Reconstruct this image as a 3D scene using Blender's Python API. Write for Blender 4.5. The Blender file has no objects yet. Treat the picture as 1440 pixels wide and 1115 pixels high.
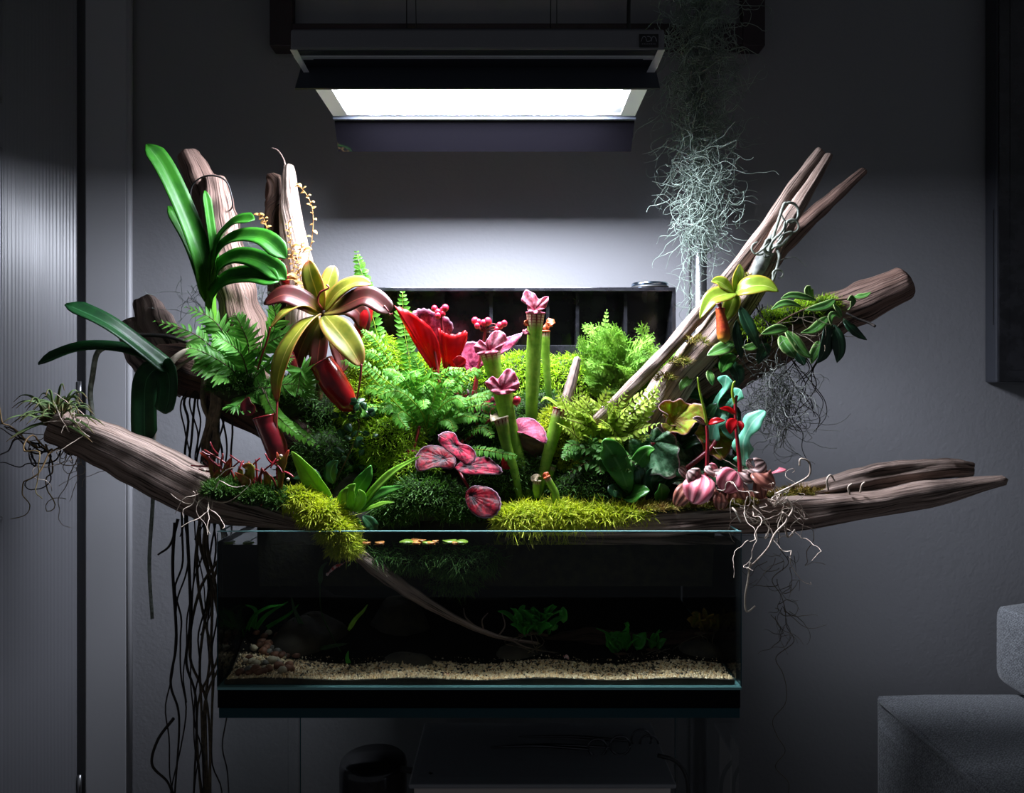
import bpy, math, random
import numpy as np
from mathutils import Vector
R = np.random.RandomState(7)
scene = bpy.context.scene
col = scene.collection
# ---------------- camera, world, exposure ----------------
F = 1040.0; HX = 720.0; HY = 540.0; CZ = 0.95
cam_d = bpy.data.cameras.new('camera'); cam = bpy.data.objects.new('camera', cam_d); col.objects.link(cam)
cam.location = (0, 0, CZ); cam.rotation_euler = (math.pi/2, 0, 0)
cam_d.sensor_fit = 'HORIZONTAL'; cam_d.sensor_width = 36.0; cam_d.lens = 36.0*F/1440
cam_d.shift_y = (HY-557.5)/1440; cam_d.clip_start = 0.01
scene.camera = cam
w = bpy.data.worlds.new('world'); scene.world = w; w.use_nodes = True
w.node_tree.nodes['Background'].inputs[0].default_value = (0.30, 0.32, 0.36, 1)
w.node_tree.nodes['Background'].inputs[1].default_value = 0.22
vs = scene.view_settings
vs.view_transform = 'Standard'; vs.look = 'None'; vs.gamma = 1.0; vs.use_curve_mapping = False
vs.exposure = 0.0
LAMP = 125.0           # emission of the lamp's diffuser
WALL = 1.31            # distance of the back wall
LC = (0.82, 0.87, 1.0)
# ---------------- helpers ----------------
def at(px, py, d):
    return np.array([(px-HX)/F*d, d, CZ+(HY-py)/F*d])
def px(n, d=0.95):
    return n*d/F
def pts(lst):
    return np.array([at(*p) for p in lst])
def unit(v):
    v = np.asarray(v, float); n = np.linalg.norm(v, axis=-1, keepdims=True); return v/np.maximum(n, 1e-9)
def spline(P, n, closed=False):
    P = np.asarray(P, float)
    if len(P) == 2:
        t = np.linspace(0, 1, n)[:, None]; return P[0]*(1-t)+P[1]*t
    Q = np.vstack([2*P[0]-P[1], P, 2*P[-1]-P[-2]])
    out = []
    for t in np.linspace(0, len(P)-1-1e-6, n):
        i = int(t); f = t-i; a, b, c, d = Q[i], Q[i+1], Q[i+2], Q[i+3]
        out.append(.5*((2*b)+(-a+c)*f+(2*a-5*b+4*c-d)*f*f+(-a+3*b-3*c+d)*f**3))
    return np.array(out)
def interp(vals, n):
    vals = np.asarray(vals, float)
    return np.interp(np.linspace(0, len(vals)-1, n), np.arange(len(vals)), vals)
def tangents(P):
    return unit(np.gradient(P, axis=0))
class MB:
    """collects verts, faces and uvs; build() links them as one mesh object"""
    def __init__(s): s.v = []; s.f = []; s.uv = []; s.mi = []; s.n = 0
    def add(s, v, f, uv=None, mi=0):
        v = np.asarray(v, float); 
        s.v.append(v); s.uv.append(np.zeros((len(v), 2)) if uv is None else np.asarray(uv, float))
        f = np.asarray(f, dtype=object) if not isinstance(f, np.ndarray) else f
        for q in f: s.f.append([int(i)+s.n for i in q]); s.mi.append(mi)
        s.n += len(v)
    def grid(s, V, UV=None, mi=0, wrap=False):
        """V (m,n,3)"""
        m, n = V.shape[:2]
        idx = np.arange(m*n).reshape(m, n)
        nj = n if wrap else n-1
        j = np.arange(nj); j2 = (j+1) % n
        F_ = np.stack([idx[:-1][:, j], idx[:-1][:, j2], idx[1:][:, j2], idx[1:][:, j]], -1).reshape(-1, 4)
        s.add(V.reshape(-1, 3), F_, None if UV is None else UV.reshape(-1, 2), mi)
    def box(s, a, b, mi=0):
        (x0, y0, z0), (x1, y1, z1) = a, b
        v = [(x0,y0,z0),(x1,y0,z0),(x1,y1,z0),(x0,y1,z0),(x0,y0,z1),(x1,y0,z1),(x1,y1,z1),(x0,y1,z1)]
        s.add(v, np.array([(0,3,2,1),(4,5,6,7),(0,1,5,4),(1,2,6,5),(2,3,7,6),(3,0,4,7)]), None, mi)
    def tube(s, P, rad, seg=6, mi=0, cap=True):
        P = np.asarray(P, float); n = len(P); rad = np.broadcast_to(np.asarray(rad, float), (n,))
        T = tangents(P); ref = np.array([0.13, 0.31, 0.94]) if abs(T[:, 2]).mean() < .8 else np.array([.9, .3, .1])
        S = unit(np.cross(T, ref)); N = np.cross(S, T)
        a = np.linspace(0, 2*math.pi, seg, endpoint=False)
        V = P[:, None]+(S[:, None]*np.cos(a)[None, :, None]+N[:, None]*np.sin(a)[None, :, None])*rad[:, None, None]
        L = np.concatenate([[0], np.cumsum(np.linalg.norm(np.diff(P, axis=0), axis=1))])
        UV = np.stack(np.broadcast_arrays(a[None]/6.283, L[:, None]), -1)
        b = s.n; s.grid(V, UV, mi, wrap=True)
        if cap:
            s.f.append([b+i for i in range(seg)][::-1]); s.mi.append(mi)
            s.f.append([b+(n-1)*seg+i for i in range(seg)]); s.mi.append(mi)
    def build(s, name, mats, parent=None, smooth=True, solid=0, bevel=0, flip_mat=False):
        V = np.vstack(s.v)
        if parent is not None: V = V-np.array(WORLD_LOC[parent.name])
        me = bpy.data.meshes.new(name)
        sizes = np.array([len(f) for f in s.f], dtype=np.int32)
        flat = np.array([i for f in s.f for i in f], dtype=np.int32)
        me.vertices.add(len(V)); me.vertices.foreach_set('co', V.astype(np.float32).ravel())
        me.loops.add(len(flat)); me.loops.foreach_set('vertex_index', flat)
        me.polygons.add(len(sizes))
        me.polygons.foreach_set('loop_start', np.concatenate([[0], np.cumsum(sizes)[:-1]]).astype(np.int32))
        me.polygons.foreach_set('loop_total', sizes)
        uvl = me.uv_layers.new(name='UVMap'); UV = np.vstack(s.uv)[flat]
        uvl.data.foreach_set('uv', UV.astype(np.float32).ravel())
        me.polygons.foreach_set('use_smooth', np.full(len(sizes), bool(smooth)))
        me.polygons.foreach_set('material_index', np.array(s.mi, dtype=np.int32))
        me.update(calc_edges=True); me.validate()
        if not isinstance(mats, (list, tuple)): mats = [mats]
        for m in mats: me.materials.append(m)
        o = bpy.data.objects.new(name, me); col.objects.link(o)
        WORLD_LOC[o.name] = (0, 0, 0) if parent is None else WORLD_LOC[parent.name]
        if parent is not None: o.parent = parent
        if solid:
            md = o.modifiers.new('thickness', 'SOLIDIFY'); md.thickness = solid; md.offset = 0
            if flip_mat: md.material_offset = 1
        if bevel:
            md = o.modifiers.new('bevel', 'BEVEL'); md.width = bevel; md.segments = 2; md.limit_method = 'ANGLE'
        return o
WORLD_LOC = {}
def tag(o, label=None, cat=None, group=None, kind=None):
    if label: o['label'] = label
    if cat: o['category'] = cat
    if group: o['group'] = group
    if kind: o['kind'] = kind
    return o
def thing(name, label, cat, loc, group=None):
    o = bpy.data.objects.new(name, None); col.objects.link(o); o.location = tuple(loc); o.empty_display_size = .02
    WORLD_LOC[o.name] = tuple(loc)
    return tag(o, label, cat, group)
def boxobj(name, m, a, b, parent=None, bevel=0):
    mb = MB(); mb.box(a, b); return mb.build(name, m, parent, smooth=False, bevel=bevel)
# ---------------- materials ----------------
def nodes(name):
    m = bpy.data.materials.new(name); m.use_nodes = True; nt = m.node_tree
    return m, nt, nt.nodes, nt.links, nt.nodes['Principled BSDF']
def rgb(r, g, b):
    f = lambda c: ((c/255+.055)/1.055)**2.4 if c/255 > .04045 else c/255/12.92
    return (f(r), f(g), f(b), 1)
def mixc(nt, fac, a, b, blend='MIX'):
    n = nt.nodes.new('ShaderNodeMix'); n.data_type = 'RGBA'; n.blend_type = blend
    for sock, val in ((n.inputs[0], fac), (n.inputs[6], a), (n.inputs[7], b)):
        if hasattr(val, 'links'): nt.links.new(val, sock)
        else: sock.default_value = val
    return n.outputs[2]
def math_(nt, op, a, b=0.0, c=None, clamp=False):
    n = nt.nodes.new('ShaderNodeMath'); n.operation = op; n.use_clamp = clamp
    for i, val in enumerate((a, b) if c is None else (a, b, c)):
        if hasattr(val, 'links'): nt.links.new(val, n.inputs[i])
        else: n.inputs[i].default_value = val
    return n.outputs[0]
def smooth_(nt, x, lo, hi):
    n = nt.nodes.new('ShaderNodeMapRange'); n.interpolation_type = 'SMOOTHSTEP'
    nt.links.new(x, n.inputs[0]); n.inputs[1].default_value = lo; n.inputs[2].default_value = hi
    return n.outputs[0]
def noise_(nt, scale, coord='Object', stretch=None, detail=4, rough=.55):
    tc = nt.nodes.new('ShaderNodeTexCoord'); src = tc.outputs[coord]
    if stretch:
        mp = nt.nodes.new('ShaderNodeMapping'); mp.inputs['Scale'].default_value = stretch
        nt.links.new(src, mp.inputs[0]); src = mp.outputs[0]
    n = nt.nodes.new('ShaderNodeTexNoise'); n.inputs['Scale'].default_value = scale
    n.inputs['Detail'].default_value = detail; n.inputs['Roughness'].default_value = rough
    nt.links.new(src, n.inputs['Vector']); return n.outputs['Fac']
def bump_(nt, h, strength, dist, bs):
    b = nt.nodes.new('ShaderNodeBump'); b.inputs['Strength'].default_value = strength; b.inputs['Distance'].default_value = dist
    nt.links.new(h, b.inputs['Height']); nt.links.new(b.outputs[0], bs.inputs['Normal'])
def plain(name, c, rough=.5, metal=0, c2=None, nscale=30, bump=0, bscale=200, spec=.5, coat=0):
    m, nt, N, L, bs = nodes(name)
    bs.inputs['Roughness'].default_value = rough; bs.inputs['Metallic'].default_value = metal
    bs.inputs['Specular IOR Level'].default_value = spec; bs.inputs['Coat Weight'].default_value = coat
    if c2 is None: bs.inputs['Base Color'].default_value = c
    else: L.new(mixc(nt, smooth_(nt, noise_(nt, nscale), .35, .65), c, c2), bs.inputs['Base Color'])
    if bump: bump_(nt, noise_(nt, bscale, detail=2), bump, .001, bs)
    return m
def leafmat(name, c, c2=None, rib=None, edge=None, tip=None, base=None, rough=.38, trans=.3, ribw=.06, nscale=60, veins=0, tipk=(.6, 1.), basek=(0, .4), spec=.5):
    """uv: u across, v along"""
    m, nt, N, L, bs = nodes(name)
    uvn = N.new('ShaderNodeUVMap'); sep = N.new('ShaderNodeSeparateXYZ'); L.new(uvn.outputs[0], sep.inputs[0])
    u, v = sep.outputs[0], sep.outputs[1]
    du = math_(nt, 'ABSOLUTE', math_(nt, 'SUBTRACT', u, .5))
    oi = N.new('ShaderNodeObjectInfo')
    nz = noise_(nt, nscale)
    cc = mixc(nt, smooth_(nt, nz, .3, .7), c, c2 if c2 else tuple(x*.7 for x in c[:3])+(1,))
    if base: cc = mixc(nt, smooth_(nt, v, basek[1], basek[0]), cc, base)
    if tip: cc = mixc(nt, smooth_(nt, math_(nt, 'ADD', v, math_(nt, 'MULTIPLY', math_(nt, 'SUBTRACT', nz, .5), .5)), tipk[0], tipk[1]), cc, tip)
    if edge: cc = mixc(nt, smooth_(nt, du, .38, .49), cc, edge)
    if veins:
        wv = math_(nt, 'SINE', math_(nt, 'MULTIPLY', math_(nt, 'SUBTRACT', v, math_(nt, 'MULTIPLY', du, .35)), veins))
        cc = mixc(nt, math_(nt, 'MULTIPLY', smooth_(nt, wv, .8, 1.), .45), cc, rib or edge or c)
    if rib: cc = mixc(nt, smooth_(nt, du, ribw, ribw*.3), cc, rib)
    L.new(cc, bs.inputs['Base Color'])
    bs.inputs['Roughness'].default_value = rough; bs.inputs['Specular IOR Level'].default_value = spec
    bump_(nt, math_(nt, 'ADD', math_(nt, 'MULTIPLY', nz, .4), math_(nt, 'MULTIPLY', du, 1.)), .25, .0015, bs)
    if trans:
        tr = N.new('ShaderNodeBsdfTranslucent'); L.new(mixc(nt, .35, cc, (1, 1, .3, 1), 'MULTIPLY') if name.startswith('green') else cc, tr.inputs[0])
        ms = N.new('ShaderNodeMixShader'); ms.inputs[0].default_value = trans
        L.new(bs.outputs[0], ms.inputs[1]); L.new(tr.outputs[0], ms.inputs[2]); L.new(ms.outputs[0], N['Material Output'].inputs[0])
    return m
def woodmat(name, c, dark, pale, su=260, sv=9, rough=.75):
    m, nt, N, L, bs = nodes(name)
    g = noise_(nt, 1, 'UV', (su, sv, 1), 6, .65); g2 = noise_(nt, 1, 'UV', (su*.35, sv*.8, 1), 3); g3 = noise_(nt, 14, 'Object')
    cc = mixc(nt, smooth_(nt, g2, .3, .7), c, pale)
    cc = mixc(nt, smooth_(nt, g, .52, .36), cc, dark)
    cc = mixc(nt, math_(nt, 'MULTIPLY', smooth_(nt, g3, .55, .75), .5), cc, dark)
    L.new(cc, bs.inputs['Base Color']); bs.inputs['Roughness'].default_value = rough; bs.inputs['Specular IOR Level'].default_value = .25
    bump_(nt, math_(nt, 'ADD', g, g2), .8, .004, bs)
    return m
def seethrough(name, tint, ior, rough=0.0, gloss=(1, 1, 1, 1)):
    """clear pane: lets straight light through, mirrors by fresnel"""
    m, nt, N, L, bs = nodes(name); N.remove(bs)
    t = N.new('ShaderNodeBsdfTransparent'); t.inputs[0].default_value = tint
    g = N.new('ShaderNodeBsdfGlossy'); g.inputs['Roughness'].default_value = rough; g.inputs[0].default_value = gloss
    lw = N.new('ShaderNodeLayerWeight'); lw.inputs[0].default_value = .5; f0 = ((ior-1)/(ior+1))**2
    fr = math_(nt, 'ADD', math_(nt, 'MULTIPLY', math_(nt, 'POWER', lw.outputs['Facing'], 5.), 1-f0), f0)
    ms = N.new('ShaderNodeMixShader'); L.new(fr, ms.inputs[0]); L.new(t.outputs[0], ms.inputs[1]); L.new(g.outputs[0], ms.inputs[2])
    L.new(ms.outputs[0], N['Material Output'].inputs[0]); return m
def emit(name, c, s):
    m, nt, N, L, bs = nodes(name); bs.inputs['Base Color'].default_value = (.8, .8, .8, 1)
    bs.inputs['Emission Color'].default_value = c+(1,); bs.inputs['Emission Strength'].default_value = s; return m
M = {}
def wallmat():
    m, nt, N, L, bs = nodes('painted_plaster')
    bs.inputs['Base Color'].default_value = rgb(131, 131, 134); bs.inputs['Roughness'].default_value = .62; bs.inputs['Specular IOR Level'].default_value = .3
    h = math_(nt, 'ADD', noise_(nt, 170, detail=3), noise_(nt, 60, detail=2)); bump_(nt, h, .35, .0014, bs); return m
M['wall'] = wallmat()
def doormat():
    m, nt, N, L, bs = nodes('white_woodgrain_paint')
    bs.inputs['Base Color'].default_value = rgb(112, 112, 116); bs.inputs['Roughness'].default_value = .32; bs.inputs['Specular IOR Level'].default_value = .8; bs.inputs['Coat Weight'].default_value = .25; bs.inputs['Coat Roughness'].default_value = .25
    tc = N.new('ShaderNodeTexCoord'); wv = N.new('ShaderNodeTexWave'); wv.bands_direction = 'X'
    wv.inputs['Scale'].default_value = 95; wv.inputs['Distortion'].default_value = 2.2; wv.inputs['Detail'].default_value = 3; wv.inputs['Detail Scale'].default_value = .6
    mp = N.new('ShaderNodeMapping'); mp.inputs['Scale'].default_value = (1, 1, .03); L.new(tc.outputs['Object'], mp.inputs[0]); L.new(mp.outputs[0], wv.inputs[0])
    bump_(nt, wv.outputs['Fac'], .28, .001, bs); return m
M['door'] = doormat()
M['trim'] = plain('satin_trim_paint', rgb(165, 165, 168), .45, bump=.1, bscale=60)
M['black'] = plain('black_gap', (.004, .004, .004, 1), .8)
M['floor'] = plain('dark_floor', rgb(70, 62, 56), .5, c2=rgb(56, 50, 46), nscale=6)
M['blackgloss'] = plain('glossy_black_acrylic', (.008, .008, .01, 1), .16, c2=(.02, .02, .024, 1), nscale=40, bump=.05, bscale=30)
M['housing'] = plain('lamp_grey_aluminium', rgb(120, 120, 124), .45, .3)
M['shade'] = plain('black_lamp_shade', (.034, .04, .055, 1), .6)
M['shade_gloss'] = plain('glossy_black_shade', (.0022, .0020, .0028, 1), .05)
M['white'] = plain('white_plastic', (.8, .82, .85, 1), .5)
M['steel'] = plain('brushed_steel', (.5, .5, .52, 1), .3, 1.0)
M['steel_dark'] = plain('dark_steel', (.12, .12, .13, 1), .3, 1.0)
M['wire'] = plain('black_wire', (.01, .01, .01, 1), .5)
M['framewood'] = woodmat('dark_frame_wood', rgb(52, 44, 48), rgb(26, 22, 26), rgb(66, 58, 62), 150, 8)
M['glass'] = seethrough('clear_glass', (.975, .99, .985, 1), 1.25)
M['glass_edge'] = plain('glass_edge_teal', rgb(120, 170, 170), .15, spec=.8)
M['glass_green'] = plain('thick_glass_edge', rgb(14, 62, 70), .12, spec=.7)
M['water'] = seethrough('water', (.90, .96, .92, 1), 1.33)
M['lamp'] = emit('lamp_diffuser', LC, LAMP)
def fabric():
    m, nt, N, L, bs = nodes('grey_woven_fabric'); bs.inputs['Roughness'].default_value = .9; bs.inputs['Sheen Weight'].default_value = .3
    tc = N.new('ShaderNodeTexCoord'); ch = N.new('ShaderNodeTexChecker'); ch.inputs['Scale'].default_value = 420; L.new(tc.outputs['Object'], ch.inputs[0])
    nz = noise_(nt, 500, detail=2)
    cc = mixc(nt, smooth_(nt, nz, .35, .65), rgb(96, 99, 103), rgb(168, 172, 176)); cc = mixc(nt, math_(nt, 'MULTIPLY', ch.outputs['Fac'], .35), cc, rgb(70, 73, 78))
    L.new(cc, bs.inputs['Base Color']); bump_(nt, nz, .6, .001, bs); return m
M['fabric'] = fabric()
M['wood'] = woodmat('driftwood', rgb(138, 116, 104), rgb(48, 36, 30), rgb(176, 154, 142), 420, 10)
M['wood_grey'] = woodmat('grey_driftwood', rgb(128, 108, 100), rgb(50, 40, 38), rgb(168, 146, 136), 200, 7)
M['wood_dark'] = woodmat('dark_wet_driftwood', rgb(62, 44, 36), rgb(20, 13, 11), rgb(86, 64, 52))
M['wood_red'] = woodmat('reddish_driftwood', rgb(126, 98, 86), rgb(44, 30, 26), rgb(160, 132, 120), 380, 9)
M['peat'] = plain('dark_peat', rgb(22, 20, 14), .95, c2=rgb(34, 36, 16), nscale=80, bump=1, bscale=150)
M['lens'] = plain('metal_lid', rgb(150, 170, 190), .18, 1.0)
# ---------------- the room ----------------
def struct(o, label=None): o['kind'] = 'structure'; return o
struct(boxobj('wall_back', M['wall'], (-1.7, WALL, 0), (1.9, WALL+.1, 2.45)))
struct(boxobj('floor', M['floor'], (-1.7, -1.6, -.05), (1.9, WALL+.1, 0)))
struct(boxobj('ceiling', M['wall'], (-1.7, -1.6, 2.45), (1.9, WALL+.1, 2.5)))
# door casing, flat board with a rounded outer edge
hx = at(124, 0, WALL)[0]; cx1 = at(191, 0, WALL)[0]
tr = MB(); tr.box((hx+.004, WALL-.018, 0), (cx1-.006, WALL, 2.1)); t1 = struct(tr.build('trim_1', M['trim'], smooth=False, bevel=.003))
tr = MB(); tr.tube(np.array([[cx1-.006, WALL-.012, 0], [cx1-.006, WALL-.012, 2.1]]), .006, 10); struct(tr.build('trim_2', M['trim']))
tr = MB(); tr.box((hx-.9, WALL-.018, 2.03), (cx1-.006, WALL, 2.1)); struct(tr.build('trim_3', M['trim'], smooth=False, bevel=.003))
# door standing open: hinged at the casing, turned towards the room
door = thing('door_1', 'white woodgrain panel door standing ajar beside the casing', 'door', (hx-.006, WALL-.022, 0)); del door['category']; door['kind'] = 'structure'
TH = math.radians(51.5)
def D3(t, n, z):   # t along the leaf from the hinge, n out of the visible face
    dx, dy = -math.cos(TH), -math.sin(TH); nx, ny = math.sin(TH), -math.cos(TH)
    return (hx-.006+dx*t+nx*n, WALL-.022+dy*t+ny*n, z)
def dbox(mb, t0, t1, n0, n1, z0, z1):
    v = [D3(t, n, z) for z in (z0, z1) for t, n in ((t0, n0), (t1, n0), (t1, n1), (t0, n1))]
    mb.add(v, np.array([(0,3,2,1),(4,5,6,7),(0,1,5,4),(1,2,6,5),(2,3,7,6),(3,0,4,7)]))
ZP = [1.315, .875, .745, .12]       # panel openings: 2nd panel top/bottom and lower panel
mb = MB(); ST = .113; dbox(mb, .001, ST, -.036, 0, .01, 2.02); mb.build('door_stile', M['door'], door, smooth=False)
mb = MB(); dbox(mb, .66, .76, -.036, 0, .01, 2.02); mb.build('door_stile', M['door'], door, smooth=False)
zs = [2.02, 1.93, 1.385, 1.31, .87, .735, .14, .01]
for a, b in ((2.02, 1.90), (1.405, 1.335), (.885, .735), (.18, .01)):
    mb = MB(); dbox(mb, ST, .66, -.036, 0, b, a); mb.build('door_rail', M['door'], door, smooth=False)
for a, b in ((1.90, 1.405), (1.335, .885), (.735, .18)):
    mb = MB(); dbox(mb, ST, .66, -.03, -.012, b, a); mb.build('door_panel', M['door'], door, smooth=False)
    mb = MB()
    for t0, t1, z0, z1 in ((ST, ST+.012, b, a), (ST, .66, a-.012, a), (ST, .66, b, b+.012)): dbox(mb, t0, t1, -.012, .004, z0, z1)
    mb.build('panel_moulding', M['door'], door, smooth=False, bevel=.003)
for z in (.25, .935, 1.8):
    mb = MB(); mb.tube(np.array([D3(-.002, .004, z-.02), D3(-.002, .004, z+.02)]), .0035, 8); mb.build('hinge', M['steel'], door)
mb = MB(); dbox(mb, -.012, .03, -.06, -.04, 0, 2.03); mb.build('door_gap_dark', M['black'], door, smooth=False)  # black strip standing in for the shade inside the hinge gap
# framed picture behind the lamp (only its lower edge is in view)
fr = thing('picture_frame', 'dark wood picture frame hung on the wall behind the lamp', 'picture frame', at(727, 66, WALL-.02))
yf0, yf1 = WALL-.035, WALL-.001
X0, X1 = at(380, 0, WALL-.03)[0], at(1075, 0, WALL-.03)[0]; Z0 = at(0, 66, WALL-.03)[2]; bw = .039
for nm, a, b in (('frame_side', (X0, yf0, Z0), (X0+bw, yf1, Z0+.55)), ('frame_side', (X1-bw, yf0, Z0), (X1, yf1, Z0+.55)), ('frame_rail', (X0+bw, yf0, Z0+.003), (X1-bw, yf1, Z0+bw)), ('frame_rail', (X0+bw, yf0, Z0+.55-bw), (X1-bw, yf1, Z0+.55))):
    boxobj(nm, M['framewood'], a, b, fr, .002)
boxobj('picture', plain('picture_paper', rgb(140, 140, 142), .4, c2=rgb(128, 128, 132), nscale=5), (X0+bw, WALL-.015, Z0+bw), (X1-bw, WALL-.006, Z0+.55-bw), fr)
# television on the wall
tv = thing('television', 'black flat television mounted on the wall above the sofa', 'television', at(1440, 540, WALL))
xt = at(1384, 0, WALL)[0]; zt = at(0, 538, WALL)[2]
boxobj('casing', plain('tv_plastic', rgb(52, 54, 60), .35), (xt, WALL-.034, zt), (xt+1.0, WALL-.001, zt+.72), tv, .003)
boxobj('bezel', M['blackgloss'], (xt+.002, WALL-.038, zt+.002), (xt+.998, WALL-.0345, zt+.718), tv)
boxobj('screen', M['blackgloss'], (xt+.020, WALL-.0388, zt+.022), (xt+.98, WALL-.0381, zt+.70), tv)
boxobj('seam', M['steel_dark'], (xt-.0006, WALL-.027, zt+.10), (xt, WALL-.025, zt+.30), tv)
# sofa: seat block with piped seam and a backrest cushion
so = thing('sofa', 'grey woven fabric sofa with a low chaise seat below the television', 'sofa', (.9, .9, 0))
sx = .585; sz = .452; sy0 = .25; sy1 = 1.20
mb = MB(); mb.box((sx, sy0, .08), (1.75, sy1, sz-.03)); mb.build('seat_base', M['fabric'], so, smooth=False, bevel=.02)
def cushion(name, a, b, puff, r):
    a = np.array(a); b = np.array(b); n = 15; c = (a+b)/2; h = (b-a)/2
    mb = MB(); g = np.linspace(-1, 1, n); U, V = np.meshgrid(g, g, indexing='ij')
    def push(q):
        # rounded box: clamp to the core and push out by r
        core = np.clip(q*h, -(h-r), h-r); dlt = q*h-core; L_ = np.linalg.norm(dlt, axis=-1, keepdims=True)
        p = core+dlt/np.maximum(L_, 1e-9)*np.minimum(L_, r) if True else q*h
        bul = puff*np.prod(np.cos(np.clip(q, -1, 1)*1.2), axis=-1, keepdims=True)*0+puff*(1-q[..., :1]**2)*(1-q[..., 1:2]**2)*np.array([0, 0, 1])*(q[..., 2:3] > .99)
        return c+p+bul
    for ax in range(3):
        for sgn in (-1, 1):
            q = np.zeros((n, n, 3)); q[..., ax] = sgn; q[..., (ax+1) % 3] = U if sgn > 0 else V; q[..., (ax+2) % 3] = V if sgn > 0 else U
            mb.grid(push(q))
    return mb.build(name, M['fabric'], so)
cushion('seat_cushion', (sx+.002, sy0, sz-.06), (1.75, sy1, sz), .012, .014)
mb = MB(); mb.tube(np.array([[sx+.004, sy0+.02, sz-.010], [sx+.004, sy1-.02, sz-.010]]), .0035, 6); mb.build('piping', M['fabric'], so)
cushion('backrest_cushion', (.795, .985, sz+.001), (1.75, 1.235, .595), .0, .03)
for fx, fy in ((sx+.06, sy1-.08), (sx+.06, sy0+.08)):
    mb = MB(); mb.tube(np.array([[fx, fy, 0], [fx, fy, .08]]), [.015, .02], 10); mb.build('foot', M['black'], so)
# ---------------- lamp, its pole and wires ----------------
lp = thing('aquarium_lamp', 'hanging grey aquarium lamp with black shades and a glowing white diffuser', 'lamp', at(671, 70, .95))
LX0, LX1 = at(408, 0, .85)[0], at(935, 0, .85)[0]; LZ0 = at(0, 70, .85)[2]; LZ1 = at(0, 40, .85)[2]; LY0, LY1 = .85, 1.06
boxobj('housing', M['housing'], (LX0, LY0, LZ0), (LX1, LY1, LZ1), lp, .003)
boxobj('cooling_fin_plate', M['shade'], (LX0+.02, LY0+.012, LZ1), (LX1-.02, LY1-.012, LZ1+.006), lp, .001)
# white frame round the opening (below the housing), and the diffuser sunk in it
mb = MB(); zf = LZ0-.0035
mb.box((LX0+.001, LY0+.010, zf), (LX0+.022, LY1-.002, LZ0)); mb.box((LX1-.022, LY0+.010, zf), (LX1-.001, LY1-.002, LZ0))
mb.box((LX0+.022, LY0+.010, zf), (LX1-.022, LY0+.016, LZ0)); mb.box((LX0+.022, LY1-.014, zf), (LX1-.022, LY1-.002, LZ0))
mb.build('bezel', M['white'], lp, smooth=False)
ex0, ex1, ey0, ey1 = LX0+.030, LX1-.034, LY0+.020, LY1-.016
n = 40; a = np.linspace(0, 2*math.pi, n, endpoint=False); rr = .028
cxs = np.where(np.cos(a) > 0, ex1-rr, ex0+rr); cys = np.where(np.sin(a) > 0, ey1-rr, ey0+rr)
ring = np.stack([cxs+rr*np.cos(a), cys+rr*np.sin(a), np.full(n, LZ0-.0022)], 1)
mb = MB(); mb.add(ring, [list(range(n))[::-1]]); top = ring.copy(); top[:, 2] += .0018
mb.add(np.vstack([ring, top]), np.array([(i, (i+1) % n, n+(i+1) % n, n+i) for i in range(n)]))
mb.build('diffuser', M['lamp'], lp, smooth=False)
boxobj('reflector_plate', M['white'], (LX0+.022, LY0+.016, LZ0-.0003), (LX1-.022, LY1-.014, LZ0+.002), lp)
def plate(name, m, quads, th, parent):
    mb = MB()
    for q in quads: mb.add(q, np.array([[0, 1, 2, 3]]))
    return mb.build(name, m, parent, smooth=False, solid=th)
A, B, C_, D_ = at(412, 71, .852), at(931, 71, .852), at(921, 94, .884), at(424, 94, .884)
E_, G_ = at(415, 125, .862), at(928, 125, .862)
plate('front_shade', M['shade'], [(A, B, C_, D_), (D_, C_, G_, E_)], .002, lp)
A, B = at(470, 165, 1.058), at(893, 165, 1.058); C_, D_ = at(887, 213, 1.084), at(476, 213, 1.084)
plate('rear_shade', M['shade_gloss'], [(A, B, C_, D_)], .002, lp)
boxobj('clear_edge', M['shade'], (at(470, 0, 1.058)[0], 1.050, LZ0-.008), (at(893, 0, 1.058)[0], 1.056, LZ0-.0036), lp)
for x0, x1, sgn in ((LX0, LX0+.008, 1), (LX1-.008, LX1, -1)):
    mb = MB(); mb.add([(x0, LY0, LZ0), (x1, LY0, LZ0), (x1+sgn*.008, LY0+.034, LZ0-.018), (x0+sgn*.010, LY0+.034, LZ0-.018)], np.array([[0, 1, 2, 3]])); mb.build('end_bracket', M['white'], lp, smooth=False, solid=.001)
# badge with its arched letters
bx0, by0 = at(899, 0, .8485)[0], at(0, 66, .8485)[2]; bx1, by1 = at(926, 0, .8485)[0], at(0, 48, .8485)[2]
bd = boxobj('badge', M['blackgloss'], (bx0, .8483, by0), (bx1, .8499, by1), lp)
mb = MB(); bwid = bx1-bx0; bh = by1-by0
def stroke(pl):
    P = np.array([(bx0+u*bwid, .8480, by0+v*bh) for u, v in pl]); mb.tube(spline(P, 16) if len(P) > 2 else P, .00033, 5)
stroke([(.10, .42), (.17, .74), (.26, .80), (.34, .70), (.38, .42)])
stroke([(.38, .42), (.50, .42), (.60, .52), (.60, .70), (.50, .80), (.40, .80)])
stroke([(.62, .42), (.67, .74), (.76, .80), (.84, .70), (.90, .42)])
for k in range(8): stroke([(.14+k*.092, .22), (.14+k*.092+.05, .22)])
b2 = mb.build('badge_lettering', plain('badge_print', rgb(150, 150, 158), .5), lp)
for n_, (xa, xb, ya) in enumerate(((570, 572, .88), (580, 587, 1.03), (778, 774, .88), (783, 783, 1.03))):
    p0 = at(xb, 34, ya); p1 = at(xa, -120, ya); p0[2] = LZ1+.005; p1[2] = 1.72
    mb = MB(); mb.tube(np.array([p0, p1]), .0007, 5); mb.build('hanging_wire', M['wire'], lp)
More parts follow.
